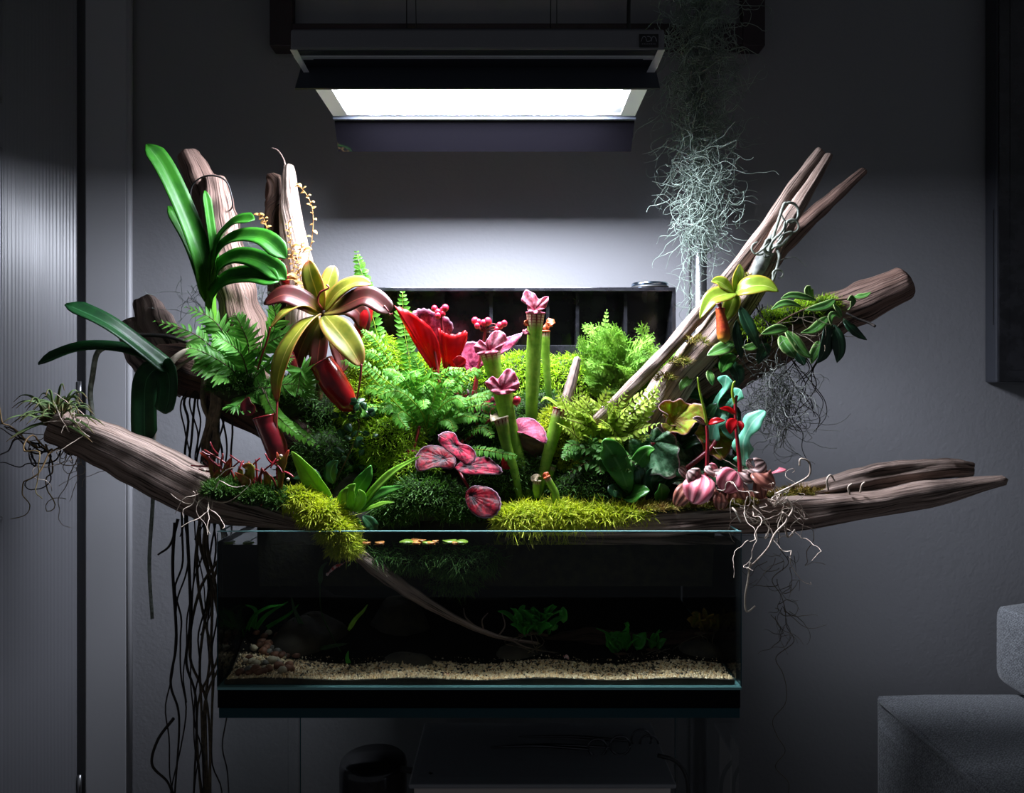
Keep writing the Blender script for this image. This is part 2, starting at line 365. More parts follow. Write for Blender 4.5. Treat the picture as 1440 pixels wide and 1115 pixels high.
mb = MB(); c0 = at(891, 40, .98); c0[2] = LZ1+.004; mb.tube(spline([c0, c0+[-.003, 0, .03], c0+[-.006, 0, .1], c0+[.02, .05, .36]], 20), .0026, 8); mb.build('power_cable', M['wire'], lp)
pol = thing('lamp_stand', 'tall steel pipe stand rising behind the tank to carry the lamp', 'stand', (at(984, 0, 1.2)[0], 1.2, 0))
pxx = at(984, 0, 1.2)[0]
mb = MB(); mb.tube(np.array([[pxx, 1.2, .01], [pxx, 1.2, 1.66]]), .0112, 20); mb.build('pole', M['steel'], pol)
mb = MB(); mb.tube(spline([[pxx, 1.2, 1.66], [pxx, 1.19, 1.70], [pxx-.03, 1.15, 1.72], [pxx-.12, 1.02, 1.72], [pxx-.2, .97, 1.72], [LX0+.08, .955, 1.72]], 40), .0105, 14); mb.build('arm', M['steel'], pol)
mb = MB(); mb.tube(np.array([[pxx, 1.2, 0], [pxx, 1.2, .012]]), .035, 20); mb.build('foot_plate', M['steel'], pol)
mb = MB(); mb.tube(spline([[pxx-.016, 1.197, 1.2], [pxx-.0165, 1.197, .9], [pxx-.017, 1.197, .5], [pxx-.02, 1.197, .05]], 20), .0022, 6); mb.build('cable', M['wire'], pol)
# ---------------- glass cabinet, mat and tank ----------------
TX0, TX1 = at(305, 0, .845)[0], at(1043, 0, .845)[0]; TY0, TY1 = .845, 1.140; TZ0 = at(0, 970, .845)[2]; TZ1 = at(0, 748, .845)[2]; ZW = at(0, 765.5, .851)[2]
gt = .005
st = thing('glass_cabinet', 'low clear glass cabinet carrying the tank', 'cabinet', ((TX0+TX1)/2, .99, 0))
zc = TZ0-.0215
boxobj('top_plate', M['glass_green'], (TX0+.002, TY0+.001, zc-.011), (TX1-.002, TY1+.01, zc), st)
boxobj('side_pane', M['glass'], (TX0+.002, TY0+.004, .01), (TX0+.010, TY1+.006, zc-.0112), st)
boxobj('side_pane', M['glass'], (TX1-.010, TY0+.004, .01), (TX1-.002, TY1+.006, zc-.0112), st)
boxobj('back_pane', M['glass'], (TX0+.0102, TY1, .01), (TX1-.0102, TY1+.006, zc-.0112), st)
for xx in (TX0+.0105, TX1-.012): boxobj('pane_edge', M['glass_green'], (xx, TY1-.0022, .01), (xx+.0015, TY1-.0002, zc-.0112), st)
boxobj('shelf', M['glass_green'], (TX0+.0105, TY0+.02, .10), (TX1-.0105, TY1-.004, .108), st)
boxobj('base_plate', M['glass_green'], (TX0, TY0, 0), (TX1, TY1+.008, .0098), st)
tag(boxobj('aquarium_mat', plain('black_foam', (.004, .004, .005, 1), .9, spec=.1), (TX0, TY0+.002, zc+.0002), (TX1-.001, TY1, TZ0-.0002)), 'black foam mat between the tank and the glass cabinet', 'mat')
tk = thing('aquarium', 'low rimless glass tank with dark water below the plants', 'aquarium', ((TX0+TX1)/2, .99, TZ0))
boxobj('bottom_pane', M['glass_edge'], (TX0, TY0, TZ0), (TX1, TY1, TZ0+.0028), tk)
boxobj('front_pane', M['glass'], (TX0, TY0, TZ0+.003), (TX1, TY0+gt, TZ1), tk)
boxobj('side_pane', M['glass'], (TX0, TY0+gt+.0002, TZ0+.003), (TX0+gt, TY1, TZ1), tk)
boxobj('side_pane', M['glass'], (TX1-gt, TY0+gt+.0002, TZ0+.003), (TX1, TY1, TZ1), tk)
boxobj('back_pane', M['glass'], (TX0+gt+.0002, TY1-gt, TZ0+.003), (TX1-gt-.0002, TY1, TZ1), tk)
boxobj('rim_edge', M['glass_edge'], (TX0, TY0+.0006, TZ1), (TX1, TY0+gt-.0006, TZ1+.0008), tk)
for xx in (TX0+.0015, TX1-gt+.0015): boxobj('rim_edge', M['glass_edge'], (xx, TY0+gt, TZ1), (xx+.002, TY1-gt, TZ1+.0008), tk)
for xx in (TX0+.0002, TX1-.0012): boxobj('silicone_seam', M['glass_green'], (xx, TY0-.0005, TZ0+.004), (xx+.001, TY0-.0001, TZ1-.001), tk)
boxobj('back_film', plain('black_film', (.003, .003, .004, 1), .5), (TX0+.002, TY1+.0005, TZ0), (TX1-.002, TY1+.002, TZ1-.004), tk)
for xx in (TX0-.0012, TX1+.0002): boxobj('side_dark_sheet', bpy.data.materials['black_film'], (xx, TY0+.004, TZ0+.002), (xx+.001, TY1, TZ1-.012), tk)  # dark sheets added in place of the side glass's inner reflection
mb = MB(); mb.add([(TX0+gt, TY0+gt, ZW), (TX1-gt, TY0+gt, ZW), (TX1-gt, TY1-gt, ZW), (TX0+gt, TY1-gt, ZW)], np.array([[0, 1, 2, 3]]))
tag(mb.build('aquarium_water', M['water'], smooth=False), 'still dark water surface inside the glass tank', 'water', kind='stuff')
# ---------------- things kept in the cabinet ----------------
fz = .108
cf = thing('canister_filter', 'black round canister filter in the glass cabinet', 'filter', (at(525, 0, 1.0)[0], 1.0, fz))
fx = at(525, 0, 1.0)[0]; ftop = at(0, 1066, 1.0)[2]; rad = px(47, 1.0)
mb = MB(); mb.tube(np.array([[fx, 1.0, fz], [fx, 1.0, fz+.004], [fx, 1.0, ftop-.01], [fx, 1.0, ftop-.003], [fx, 1.0, ftop]]), [rad*.95, rad, rad, rad*.97, rad*.9], 36); mb.build('body', M['blackgloss'], cf)
mb = MB(); mb.tube(spline([[fx+.03, .99, ftop-.008], [fx+.06, .97, ftop-.002], [fx+.085, .95, ftop+.002]], 10), .004, 8); mb.build('hose', M['wire'], cf)
sb = thing('storage_box', 'pale storage box under a dark tool tray in the cabinet', 'box', (at(760, 0, .97)[0], .97, fz))
b0, b1 = at(578, 0, .95)[0], at(952, 0, .95)[0]; bz = at(0, 1100, .93)[2]
boxobj('body', plain('pale_plastic', rgb(190, 182, 176), .5), (b0+.006, .93, fz), (b1-.012, 1.09, bz-.006), sb, .003)
boxobj('lid', plain('grey_plastic', rgb(130, 132, 136), .4), (b0, .925, bz-.0058), (b1-.006, 1.095, bz), sb, .002)
tt = thing('tool_tray', 'dark tray holding scissors on the storage box', 'tray', (at(720, 0, .99)[0], .99, bz))
mb = MB(); tz = at(0, 1062, .98)[2]
x0, x1 = at(585, 0, .94)[0], at(938, 0, .94)[0]
base = [(x0, .94, bz), (x1, .94, bz), (x1, 1.085, bz), (x0, 1.085, bz)]
topq = [(x0+.01, .95, tz-.012), (x1-.012, .95, tz-.012), (x1-.012, 1.075, tz-.012), (x0+.01, 1.075, tz-.012)]
mb.add(base+topq, np.array([(0,3,2,1),(4,5,6,7),(0,1,5,4),(1,2,6,5),(2,3,7,6),(3,0,4,7)])); mb.build('body', plain('smoky_tray', (.02, .02, .024, 1), .2), tt, smooth=False, bevel=.002)
zt2 = tz-.0115
def scissors(name, label, pr1, pr2, tipx, yy):
    s_ = thing(name, label, 'scissors', at(pr1[0], pr1[1], yy), 'aquascaping scissors on the tray')
    for (qx, qy, r_) in (pr1, pr2):
        c = at(qx, qy, yy); a = np.linspace(0, 2*math.pi, 24, endpoint=True)
        P = np.stack([c[0]+px(r_, yy)*np.cos(a), np.full(24, yy), c[2]+px(r_, yy)*.95*np.sin(a)], 1)
        mb = MB(); mb.tube(P, .0016, 6); mb.build('finger_ring', M['steel_dark'], s_)
        e = at(tipx, 1080, yy+.02); e[2] = max(e[2], zt2+.003); s = c+[-px(r_, yy), 0, -px(r_, yy)*.2]; 
        mb = MB(); mb.tube(spline([s, (s+e)/2+[0, .004, .001], e], 12), interp([.0018, .0024, .0008], 12), 6); mb.build('blade', M['steel_dark'], s_)
scissors('aquascaping_scissors', 'ring handled steel scissors lying along the tool tray', (840, 1051, 13), (872, 1048, 14), 690, 1.0)
scissors('aquascaping_scissors', 'steel scissors with two overlapping ring handles at the end of the tray', (902, 1039, 14), (913, 1046, 13), 730, 1.03)
mb = MB(); mb.tube(spline([at(925, 1062, .97), at(950, 1070, .97), at(965, 1092, .97), at(968, 1130, .97), at(966, 1200, .98), [at(966, 0, .98)[0], .98, .112]], 30), .0026, 6)
tag(mb.build('equipment_cable', M['wire']), 'black cable curving down beside the storage box', 'cable')
# ---------------- black planter wall behind the plants ----------------
bp = thing('planter_back_wall', 'glossy black acrylic planter wall with ribs standing behind the moss', 'planter', (at(732, 0, 1.1)[0], 1.11, TZ1))
PX0, PX1 = at(516, 0, 1.09)[0], at(950, 0, 1.09)[0]; PZ = at(0, 405, 1.09)[2]; PB = at(0, 487, 1.09)[2]
boxobj('back_panel', M['blackgloss'], (PX0, 1.150, TZ1-.1), (PX1, 1.156, PZ), bp)
boxobj('top_lip', M['blackgloss'], (PX0, 1.088, PZ-.005), (PX1, 1.150, PZ+.001), bp, .001)
boxobj('side_panel', M['blackgloss'], (PX1-.005, 1.088, TZ1+.02), (PX1, 1.15, PZ-.005), bp)
boxobj('side_panel', M['blackgloss'], (PX0, 1.088, TZ1+.02), (PX0+.005, 1.15, PZ-.005), bp)
boxobj('front_ledge', M['blackgloss'], (PX0+.005, 1.092, PB-.03), (PX1-.005, 1.1, PB+.002), bp, .001)
for q in (560, 622, 690, 770, 812, 880):
    xq = at(q, 0, 1.1)[0]; boxobj('rib', M['blackgloss'], (xq-.002, 1.105, PB-.02), (xq+.003, 1.1498, PZ-.005), bp)
boxobj('inner_shelf', M['blackgloss'], (PX0+.005, 1.1002, PB-.006), (PX1-.005, 1.15, PB-.002), bp)
ld = thing('metal_lid', 'round brushed metal lid lying on the black planter wall', 'lid', (at(914, 0, 1.115)[0], 1.118, PZ+.001))
lx = at(914, 0, 1.115)[0]; r0 = px(27, 1.115)
mb = MB(); mb.tube(np.array([[lx, 1.118, PZ+.0012], [lx, 1.118, PZ+.005]]), r0, 40); mb.build('gasket', M['wire'], ld)
mb = MB(); mb.tube(np.array([[lx, 1.118, PZ+.005], [lx, 1.118, PZ+.008], [lx, 1.118, PZ+.0105], [lx, 1.118, PZ+.0108]]), [r0*.93, r0*.95, r0*.92, r0*.86], 40); mb.build('cap', M['lens'], ld)
# ---------------- plant and wood builders ----------------
TOCAM = np.array([0, -.75, .66])
def log_mesh(mb, P, ra, rb=None, n=70, seg=28, ridge=.10, seed=0, sq=2.0, rot=0.0, up=(0, 0, 1), rough=.05, mi=0, tip=.35):
    """driftwood: elliptic or squared section along a path, grooved along the grain"""
    rs = np.random.RandomState(seed); C = spline(P, n); T = tangents(C)
    S = unit(np.cross(T, np.array(up, float)+1e-4)); N = np.cross(S, T)
    A = interp(ra, n); B = A if rb is None else interp(rb, n)
    a = np.linspace(0, 2*math.pi, seg, endpoint=False)+math.pi*1.5+rot
    s = np.linspace(0, 1, n)
    L = np.concatenate([[0], np.cumsum(np.linalg.norm(np.diff(C, axis=0), axis=1))])
    k = np.ones((n, seg))
    for j in range(10):
        f = rs.randint(2, 16); ph = rs.rand()*6.28; w1 = rs.uniform(-6, 6); w2 = rs.uniform(2, 9)
        k += ridge*rs.uniform(.3, 1)/math.sqrt(f)*np.sin(f*a[None]+ph+w1*.25*np.sin(w2*s[:, None]+ph))
    for j in range(6):
        f = rs.randint(3, 22); k += rough*rs.randn()*.5*np.sin(f*s[:, None]*3+rs.rand()*6+np.sin(a[None]*rs.randint(1, 4)+rs.rand()*6)*1.5)
    # ends close over a short rounded cap
    e = np.minimum(np.minimum(L, L[-1]-L)/(max(A.mean(), 1e-4)*tip+1e-6), 1); k *= np.sqrt(np.clip(1-(1-e)**2, .0004, 1))[:, None]
    ca, sa = np.cos(a), np.sin(a); den = (abs(ca)**sq+abs(sa)**sq)**(1/sq)
    V = C[:, None]+S[:, None]*(ca/den*A[:, None]*k)[..., None]+N[:, None]*(sa/den*B[:, None]*k)[..., None]
    UV = np.stack(np.broadcast_arrays(np.linspace(0, 1, seg)[None]*A.mean()*6.28, L[:, None]), -1)
    b = mb.n; mb.grid(V, UV, mi, wrap=True)
    mb.f.append([b+i for i in range(seg)][::-1]); mb.mi.append(mi); mb.f.append([b+(n-1)*seg+i for i in range(seg)]); mb.mi.append(mi)
PROF = {
 'strap': lambda s: np.clip(s/.06, .55, 1)*np.clip((1.0-s)/.10, 0.02, 1)**.5,
 'lance': lambda s: np.maximum(np.sin(np.pi*np.clip(s, 0, 1)**.85)**.8, .03),
 'ovate': lambda s: np.maximum(np.sin(np.pi*np.clip(s, 0, 1)**.65)**.75, .03),
 'obov': lambda s: np.maximum(np.sin(np.pi*np.clip(s, 0, 1)**1.5)**.7, .05),
 'nep': lambda s: np.maximum(np.sin(np.pi*np.clip(s, 0, 1)**.9)**.55, .05),
 'round': lambda s: np.sqrt(np.maximum(1-(2*np.clip(s, .004, .996)**.85-1)**2, .004)),
 'blade': lambda s: np.clip(s/.1, .5, 1)*(1.02-s)**.6,
 'spike': lambda s: np.maximum(1.0-s, .03)**.8,
}
def leaf(mb, P, wid, prof='lance', nh=TOCAM, fold=.25, n=14, nc=5, wave=0, wf=5, mi=0, lobes=0, seed=0, twist=0):
    C = spline(P, n); T = tangents(C); s = np.linspace(0, 1, n)
    nh = np.asarray(nh, float); S = unit(np.cross(T, nh[None])); N = np.cross(S, T)
    if twist:
        an = (twist*s)[:, None]; S, N = S*np.cos(an)+N*np.sin(an), N*np.cos(an)-S*np.sin(an)
    W = PROF[prof](s)*wid*.5
    if lobes: W = W*(1+.28*np.sin(s*lobes*6.28+seed))
    u = np.linspace(-1, 1, nc)
    off = fold*np.abs(u)[None]*W[:, None]+wave*wid*np.sin(s*wf*6.28+seed)[:, None]*(np.abs(u)**2*np.sign(u+.01))[None]
    V = C[:, None]+S[:, None]*(u[None]*W[:, None])[..., None]+N[:, None]*off[..., None]
    UV = np.stack(np.broadcast_arrays((u*.5+.5)[None], s[:, None]), -1)
    mb.grid(V, UV, mi)
def leafobj(P, wid, m, parent, prof='lance', name='leaf', solid=.0008, **k):
    mb = MB(); leaf(mb, P, wid, prof, **k); return mb.build(name, m, parent, solid=solid)
def tubeobj(name, P, r, m, parent, n=24, seg=6):
    mb = MB(); C = spline(P, n); mb.tube(C, interp(np.atleast_1d(r) if np.ndim(r) else [r, r], n), seg); return mb.build(name, m, parent)
def frond_mesh(mb, P, L0, pairs, pw=.34, nh=TOCAM, ang=62, droop=.25, shape='sin', mi_r=1, seed=0, n=3, bip=0, start=.08, fold=.2, rr=.0006, lobe=0):
    """fern frond: rachis and paired leaflets (each leaflet its own little blade; with bip>0 leaflets are divided again)"""
    rs = np.random.RandomState(seed); C = spline(P, 60); T = tangents(C); nh = np.asarray(nh, float)
    S = unit(np.cross(T, nh[None])); N = np.cross(S, T)
    mb.tube(C[::3], np.linspace(rr*1.6, rr*.5, len(C[::3])), 4, mi_r)
    for i in range(pairs):
        s = start+(1-start)*(i+.5)/pairs; k = min(int(s*59), 59)
        if shape == 'sin': l = L0*math.sin(math.pi*min(1, .12+.88*s)**.8)**.7
        elif shape == 'tri': l = L0*(1.06-s)**.8
        else: l = L0*min(1, (1.03-s)*4)**.7*min(1, .55+s*3)
        l = max(l, L0*.10)
        for sg in (-1, 1):
            an = math.radians(ang-25*s+rs.randn()*5); d = T[k]*math.cos(an)+S[k]*sg*math.sin(an)
            dn = -N[k]*droop+np.array([0, 0, -1])*droop*.5
            p0 = C[k]; ll = l*rs.uniform(.88, 1.08); p2 = p0+d*ll+dn*ll*rs.uniform(.3, 1.2); p1 = p0+d*ll*.5+dn*ll*.12
            if bip:
                for j in range(bip):
                    q = (j+.6)/bip; pb = p0*(1-q)+p2*q+(p1-(p0+p2)/2)*4*q*(1-q)*.5
                    for g in (-1, 1):
                        e = unit(d*.8+T[k]*g*.8+rs.randn(3)*.18); sl = ll*.42*(1.12-q)
                        leaf(mb, np.array([pb, pb+e*sl*.5+N[k]*sl*.08, pb+e*sl]), sl*.62, 'obov', N[k]+rs.randn(3)*.3, .1, 3, 3)
                leaf(mb, np.array([p0, p1, p2]), ll*.12, 'spike', N[k], .1, 3, 3)
            else:
                leaf(mb, np.array([p0, p1, p2]), ll*pw, 'blade' if lobe == 0 else 'ovate', N[k]+rs.randn(3)*.12, fold, n+1, 3)
def fern(name, label, cat, base, fronds, mats, group=None, parent=None, **k):
    t = thing(name, label, cat, base, group)
    for i, fd in enumerate(fronds):
        kw = dict(k); kw.update(fd[1] if len(fd) > 1 and isinstance(fd[1], dict) else {})
        mb = MB(); frond_mesh(mb, pts(fd[0]), seed=i*7+len(fronds), **kw); mb.build('frond', mats, t)
    return t
def moss(name, label, blobs, n, ln, wd, mats, seed=0, flow=(0, -.2, .6), jit=.55, ymin=-2, curl=.5, core=True, cat='moss', box=None, face=-.15):
    """thousands of little blades over rounded cushions; blobs: (px,py,d, rx_px, ry_px, rz_m)"""
    rs = np.random.RandomState(seed); mb = MB()
    Cn = np.array([at(*b[:3]) for b in blobs]); Rd = np.array([(px(b[3], b[2]), b[5], px(b[4], b[2])) for b in blobs])
    area = (Rd[:, 0]*Rd[:, 2]+Rd[:, 0]*Rd[:, 1]); pr = area/area.sum()
    pick = rs.choice(len(blobs), n, p=pr); U = unit(rs.randn(n, 3)); U[:, 1] = np.where(U[:, 1] > .5, -U[:, 1], U[:, 1])
    Pp = Cn[pick]+U*Rd[pick]*(1+.06*rs.randn(n, 1)); Nn = unit(U/Rd[pick])
    keep = Nn[:, 2] > face
    for i in range(len(blobs)):
        q = ((Pp-Cn[i])/Rd[i]); keep &= ~(((q**2).sum(1) < .85) & (pick != i))
    if box is not None: keep &= (Pp[:, 2] > box)
    Pp, Nn = Pp[keep], Nn[keep]; m = len(Pp)
    Dr = unit(Nn*.7+np.array(flow)+jit*rs.randn(m, 3)); Ln = ln*rs.uniform(.5, 1.25, (m, 1)); Sd = unit(np.cross(Dr, rs.randn(m, 3)))*wd*rs.uniform(.6, 1.3, (m, 1))*.5
    cu = rs.randn(m, 3)*curl*Ln*.35; cu[:, 2] -= curl*Ln[:, 0]*.25
    b = Pp-Nn*ln*.25; mid = b+Dr*Ln*.55; tp = b+Dr*Ln+cu
    V = np.stack([b-Sd*.7, b+Sd*.7, mid+Sd, mid-Sd, tp], 1).reshape(-1, 3)
    o5 = np.arange(m)*5
    uv = np.tile(np.array([[0, 0], [1, 0], [1, .5], [0, .5], [.5, 1]]), (m, 1))
    fq = np.stack([o5, o5+1, o5+2, o5+3], 1); ft = np.stack([o5+3, o5+2, o5+4], 1)
    mb.add(V, fq, uv); base_n = mb.n-len(V)
    for q in ft+base_n: mb.f.append([int(x) for x in q]); mb.mi.append(0)
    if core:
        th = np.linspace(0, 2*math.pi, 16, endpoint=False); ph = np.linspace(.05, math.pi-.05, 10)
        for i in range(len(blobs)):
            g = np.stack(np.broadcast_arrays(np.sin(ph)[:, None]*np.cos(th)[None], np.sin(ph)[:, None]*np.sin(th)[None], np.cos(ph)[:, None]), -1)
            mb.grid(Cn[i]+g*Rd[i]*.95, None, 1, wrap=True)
    return tag(mb.build(name, mats, smooth=False), label, cat, kind='stuff')
def curly(mb, p0, length, r, rs, n=16, dirn=(0, 0, -1), wob=.5, seg=4, persist=.8, mi=0):
    d = unit(np.array(dirn, float)+rs.randn(3)*wob*.6); P = [np.array(p0, float)]; st = length/n; turn = rs.randn(3)*wob
    for i in range(n):
        turn = turn*persist+rs.randn(3)*wob*(1-persist)*1.8; d = unit(d+turn*.55+np.array(dirn)*.12); P.append(P[-1]+d*st)
    mb.tube(np.array(P), np.linspace(r, r*.4, n+1), seg, mi, cap=False)
def lathe_path(mb, P, rad, n=24, seg=18, mi=0, squash=1.0):
    C = spline(P, n); T = tangents(C); S = unit(np.cross(T, np.array([0, 1, 0.02]))); N = np.cross(S, T)
    r = interp(rad, n) if len(rad) != n else np.array(rad); a = np.linspace(0, 2*math.pi, seg, endpoint=False)
    V = C[:, None]+(S[:, None]*np.cos(a)[None, :, None]+N[:, None]*np.sin(a)[None, :, None]*squash)*r[:, None, None]
    UV = np.stack(np.broadcast_arrays(a[None]/6.283, np.linspace(0, 1, n)[:, None]), -1); mb.grid(V, UV, mi, wrap=True); return C, T, r
def rexleaf(parent, c, size, tipdir, nrm, m, cup=.18, fold=.15, seed=0, sinus=.7, name='leaf', wav=.05, tip=.25, crease=0.0, widen=1.0):
    """lopsided heart-shaped leaf with a scalloped rim; c is the petiole point, uv: u round, v out"""
    c = np.asarray(c, float); t = unit(tipdir); nr = np.asarray(nrm, float); s = unit(np.cross(t, nr)); nn = np.cross(s, t)
    na, nr_ = 84, 13; th = np.linspace(-math.pi, math.pi, na+1); rr = np.linspace(0.0, 1, nr_); rr[0] = .02
    Ro = .62+.22*np.cos(th)+tip*np.exp(-(th/.35)**2)+.10*np.sin(th)+.02*np.sin(13*th+seed); Ro += .028*np.abs(np.sin(11*th+seed)); Ro *= 1-sinus*np.exp(-((np.pi-np.abs(th))/.28)**2)
    X = np.cos(th)[None]*Ro[None]*rr[:, None]; Y = np.sin(th)[None]*Ro[None]*rr[:, None]*widen
    Z = cup*(rr**2)[:, None]*np.ones_like(th)[None]+wav*(rr**2)[:, None]*np.sin(th*7+seed)[None]+fold*np.abs(Y)+crease*np.maximum(Y, 0)
    Z += .022*np.cos(th*14)[None]*rr[:, None]+.012*np.sin(rr*22)[:, None]*np.cos(th*7)[None]
    V = c+size*(t*X[..., None]+s*Y[..., None]+nn*Z[..., None])
    UV = np.stack(np.broadcast_arrays((th/(2*math.pi)+.5)[None], rr[:, None]), -1)
    mb = MB(); mb.grid(V, UV); return mb.build(name, m, parent, solid=.0007, flip_mat=isinstance(m, (list, tuple)) and len(m) > 1)
def polyleaf(parent, outline, pet, d0, k, m, bulge=.12, ruf=.03, name='leaf', rf=5, seed=0, solid=.0007, side=0.0):
    """leaf blade given by its rim and its petiole point; k leans it back (m of depth per 100 px of height), side turns it"""
    O = spline(np.array(list(outline)+[outline[0]], float), 72); n = len(O); cx0, cy0 = O.mean(0)
    def to3(P): return np.array([at(x, y, d0+k*(cy0-y)/100+side*(x-cx0)/100) for x, y in P])
    R3 = to3(O); c = to3([pet])[0]; rr = np.linspace(.02, 1, 12); th = np.linspace(0, 2*math.pi, n)
    nr = unit(np.cross(R3[n//3]-c, R3[2*n//3]-c)); nr = nr if nr[1] < 0 else -nr; sz = np.linalg.norm(R3-c, axis=1).mean()
    sc = 1+.03*np.abs(np.sin(th*9+seed))*1.0
    V = c+(R3-c)[None]*(rr[:, None]*(1+(sc-1)[None]*rr[:, None]**6))[..., None]
    z = bulge*sz*(np.sin(rr*math.pi*.75))[:, None]+ruf*sz*(rr**3)[:, None]*np.sin(th*rf+seed)[None]+.006*sz*np.cos(th*14)[None]*np.sin(rr*math.pi)[:, None]
    V = V+nr*z[..., None]
    mb = MB(); mb.grid(V, np.stack(np.broadcast_arrays((th/6.2832)[None], rr[:, None]), -1)); return mb.build(name, m, parent, solid=solid)
def rexmat(name, mid, dark, edge, trans=.3, rough=.5, veinc=None):
    m, nt, N, L, bs = nodes(name); uvn = N.new('ShaderNodeUVMap'); sp = N.new('ShaderNodeSeparateXYZ'); L.new(uvn.outputs[0], sp.inputs[0]); u, v = sp.outputs[0], sp.outputs[1]
    nz = noise_(nt, 260, detail=3); nz2 = noise_(nt, 150, detail=3)
    vv = math_(nt, 'ADD', v, math_(nt, 'MULTIPLY', math_(nt, 'SUBTRACT', nz2, .5), .5))
    cc = mixc(nt, smooth_(nt, vv, .18, .48), dark, mid)
    cc = mixc(nt, smooth_(nt, vv, .80, .98), cc, edge)
    ve = smooth_(nt, math_(nt, 'SINE', math_(nt, 'MULTIPLY', u, 6.2832*8)), .75, 1.0)
    cc = mixc(nt, math_(nt, 'MULTIPLY', ve, .4), cc, veinc or dark)
    cc = mixc(nt, math_(nt, 'MULTIPLY', smooth_(nt, nz2, .58, .40), .75), cc, dark); cc = mixc(nt, math_(nt, 'MULTIPLY', smooth_(nt, nz, .55, .68), .28), cc, (min(mid[0]*1.5, 1), mid[1]*2.2+.02, mid[2]*1.9+.02, 1))
    rim = smooth_(nt, v, .95, 1.0); cc = mixc(nt, math_(nt, 'MULTIPLY', rim, .6), cc, rgb(210, 170, 190))
    L.new(cc, bs.inputs['Base Color']); bs.inputs['Roughness'].default_value = rough; bs.inputs['Specular IOR Level'].default_value = .18; bump_(nt, nz2, .35, .002, bs)
    tr = N.new('ShaderNodeBsdfTranslucent'); L.new(cc, tr.inputs[0]); ms = N.new('ShaderNodeMixShader'); ms.inputs[0].default_value = trans
    L.new(bs.outputs[0], ms.inputs[1]); L.new(tr.outputs[0], ms.inputs[2]); L.new(ms.outputs[0], N['Material Output'].inputs[0]); return m
def sarrmat(name):
    m, nt, N, L, bs = nodes(name); uvn = N.new('ShaderNodeUVMap'); sp = N.new('ShaderNodeSeparateXYZ'); L.new(uvn.outputs[0], sp.inputs[0]); u, v = sp.outputs[0], sp.outputs[1]
    nz = noise_(nt, 120)
    cc = mixc(nt, smooth_(nt, nz, .3, .7), rgb(112, 160, 40), rgb(148, 190, 66))
    cc = mixc(nt, smooth_(nt, v, .30, .0), cc, rgb(76, 120, 36))
    ve = smooth_(nt, math_(nt, 'SINE', math_(nt, 'ADD', math_(nt, 'MULTIPLY', u, 6.2832*11), math_(nt, 'MULTIPLY', nz, 3.))), .35, .8)
    vh = smooth_(nt, math_(nt, 'SINE', math_(nt, 'MULTIPLY', v, 150.)), .6, .95)
    net = math_(nt, 'MAXIMUM', ve, vh); topf = smooth_(nt, v, .74, .90)
    cc = mixc(nt, topf, cc, rgb(196, 176, 150)); cc = mixc(nt, math_(nt, 'MULTIPLY', net, topf), cc, rgb(120, 24, 34))
    cc = mixc(nt, math_(nt, 'MULTIPLY', math_(nt, 'MULTIPLY', ve, .25), smooth_(nt, v, .5, .9)), cc, rgb(120, 60, 30))
    L.new(cc, bs.inputs['Base Color']); bs.inputs['Roughness'].default_value = .35
    tr = N.new('ShaderNodeBsdfTranslucent'); L.new(cc, tr.inputs[0]); ms = N.new('ShaderNodeMixShader'); ms.inputs[0].default_value = .3
    L.new(bs.outputs[0], ms.inputs[1]); L.new(tr.outputs[0], ms.inputs[2]); L.new(ms.outputs[0], N['Material Output'].inputs[0]); return m
# plant materials
G = M
G['strap'] = leafmat('green_strap', rgb(52, 124, 30), rgb(36, 98, 26), spec=.25, rib=rgb(80, 136, 60), ribw=.02, rough=.42, trans=.25, base=rgb(90, 150, 40), basek=(0, .3))
G['strap_dark'] = leafmat('green_strap_dark', rgb(24, 70, 32), rgb(18, 54, 28), spec=.3, rib=rgb(60, 110, 70), ribw=.02, rough=.42, trans=.15)
G['nep'] = leafmat('green_nepenthes_leaf', rgb(160, 158, 48), rgb(122, 134, 36), rib=rgb(206, 190, 96), ribw=.035, tip=rgb(190, 70, 70), tipk=(.75, 1.15), edge=rgb(176, 130, 60), trans=.35, rough=.45)
G['nep_red'] = leafmat('nepenthes_red_leaf', rgb(92, 20, 22), rgb(74, 38, 22), rib=rgb(136, 66, 52), ribw=.04, base=rgb(150, 140, 50), basek=(0, .35), trans=.3, rough=.45)
G['nep_young'] = leafmat('green_nepenthes_young', rgb(150, 176, 58), rgb(126, 152, 44), rib=rgb(190, 206, 110), ribw=.03, edge=rgb(180, 160, 60), trans=.4, rough=.3)
G['pitcher'] = plain('crimson_pitcher', rgb(150, 14, 18), .22, c2=rgb(120, 8, 14), nscale=25, coat=.3)
G['pitcher_dark'] = plain('dark_red_pitcher', rgb(110, 16, 26), .28, c2=rgb(82, 12, 20), nscale=40, coat=.2)
G['pitcher_in'] = plain('pitcher_inside', rgb(40, 10, 10), .5)
G['lip'] = plain('pitcher_lip', rgb(120, 28, 36), .2, coat=.4)
G['pitcher_or'] = leafmat('orange_pitcher', rgb(204, 90, 40), rgb(160, 52, 30), base=rgb(214, 170, 60), basek=(.0, .5), trans=.2, nscale=250)
G['tendril'] = plain('red_tendril', rgb(130, 44, 40), .4)
G['stem_red'] = plain('red_stem', rgb(138, 26, 36), .35, c2=rgb(96, 20, 28), nscale=60)
G['stem_brown'] = plain('brown_stem', rgb(96, 66, 44), .6, c2=rgb(66, 46, 32), nscale=80)
G['gold'] = leafmat('dried_gold_leaf', rgb(206, 164, 96), rgb(176, 128, 66), rib=rgb(150, 104, 50), trans=.35, rough=.6)
G['boston'] = leafmat('green_boston_fern', rgb(106, 168, 58), rgb(76, 140, 42), spec=.2, trans=.4, rough=.45)
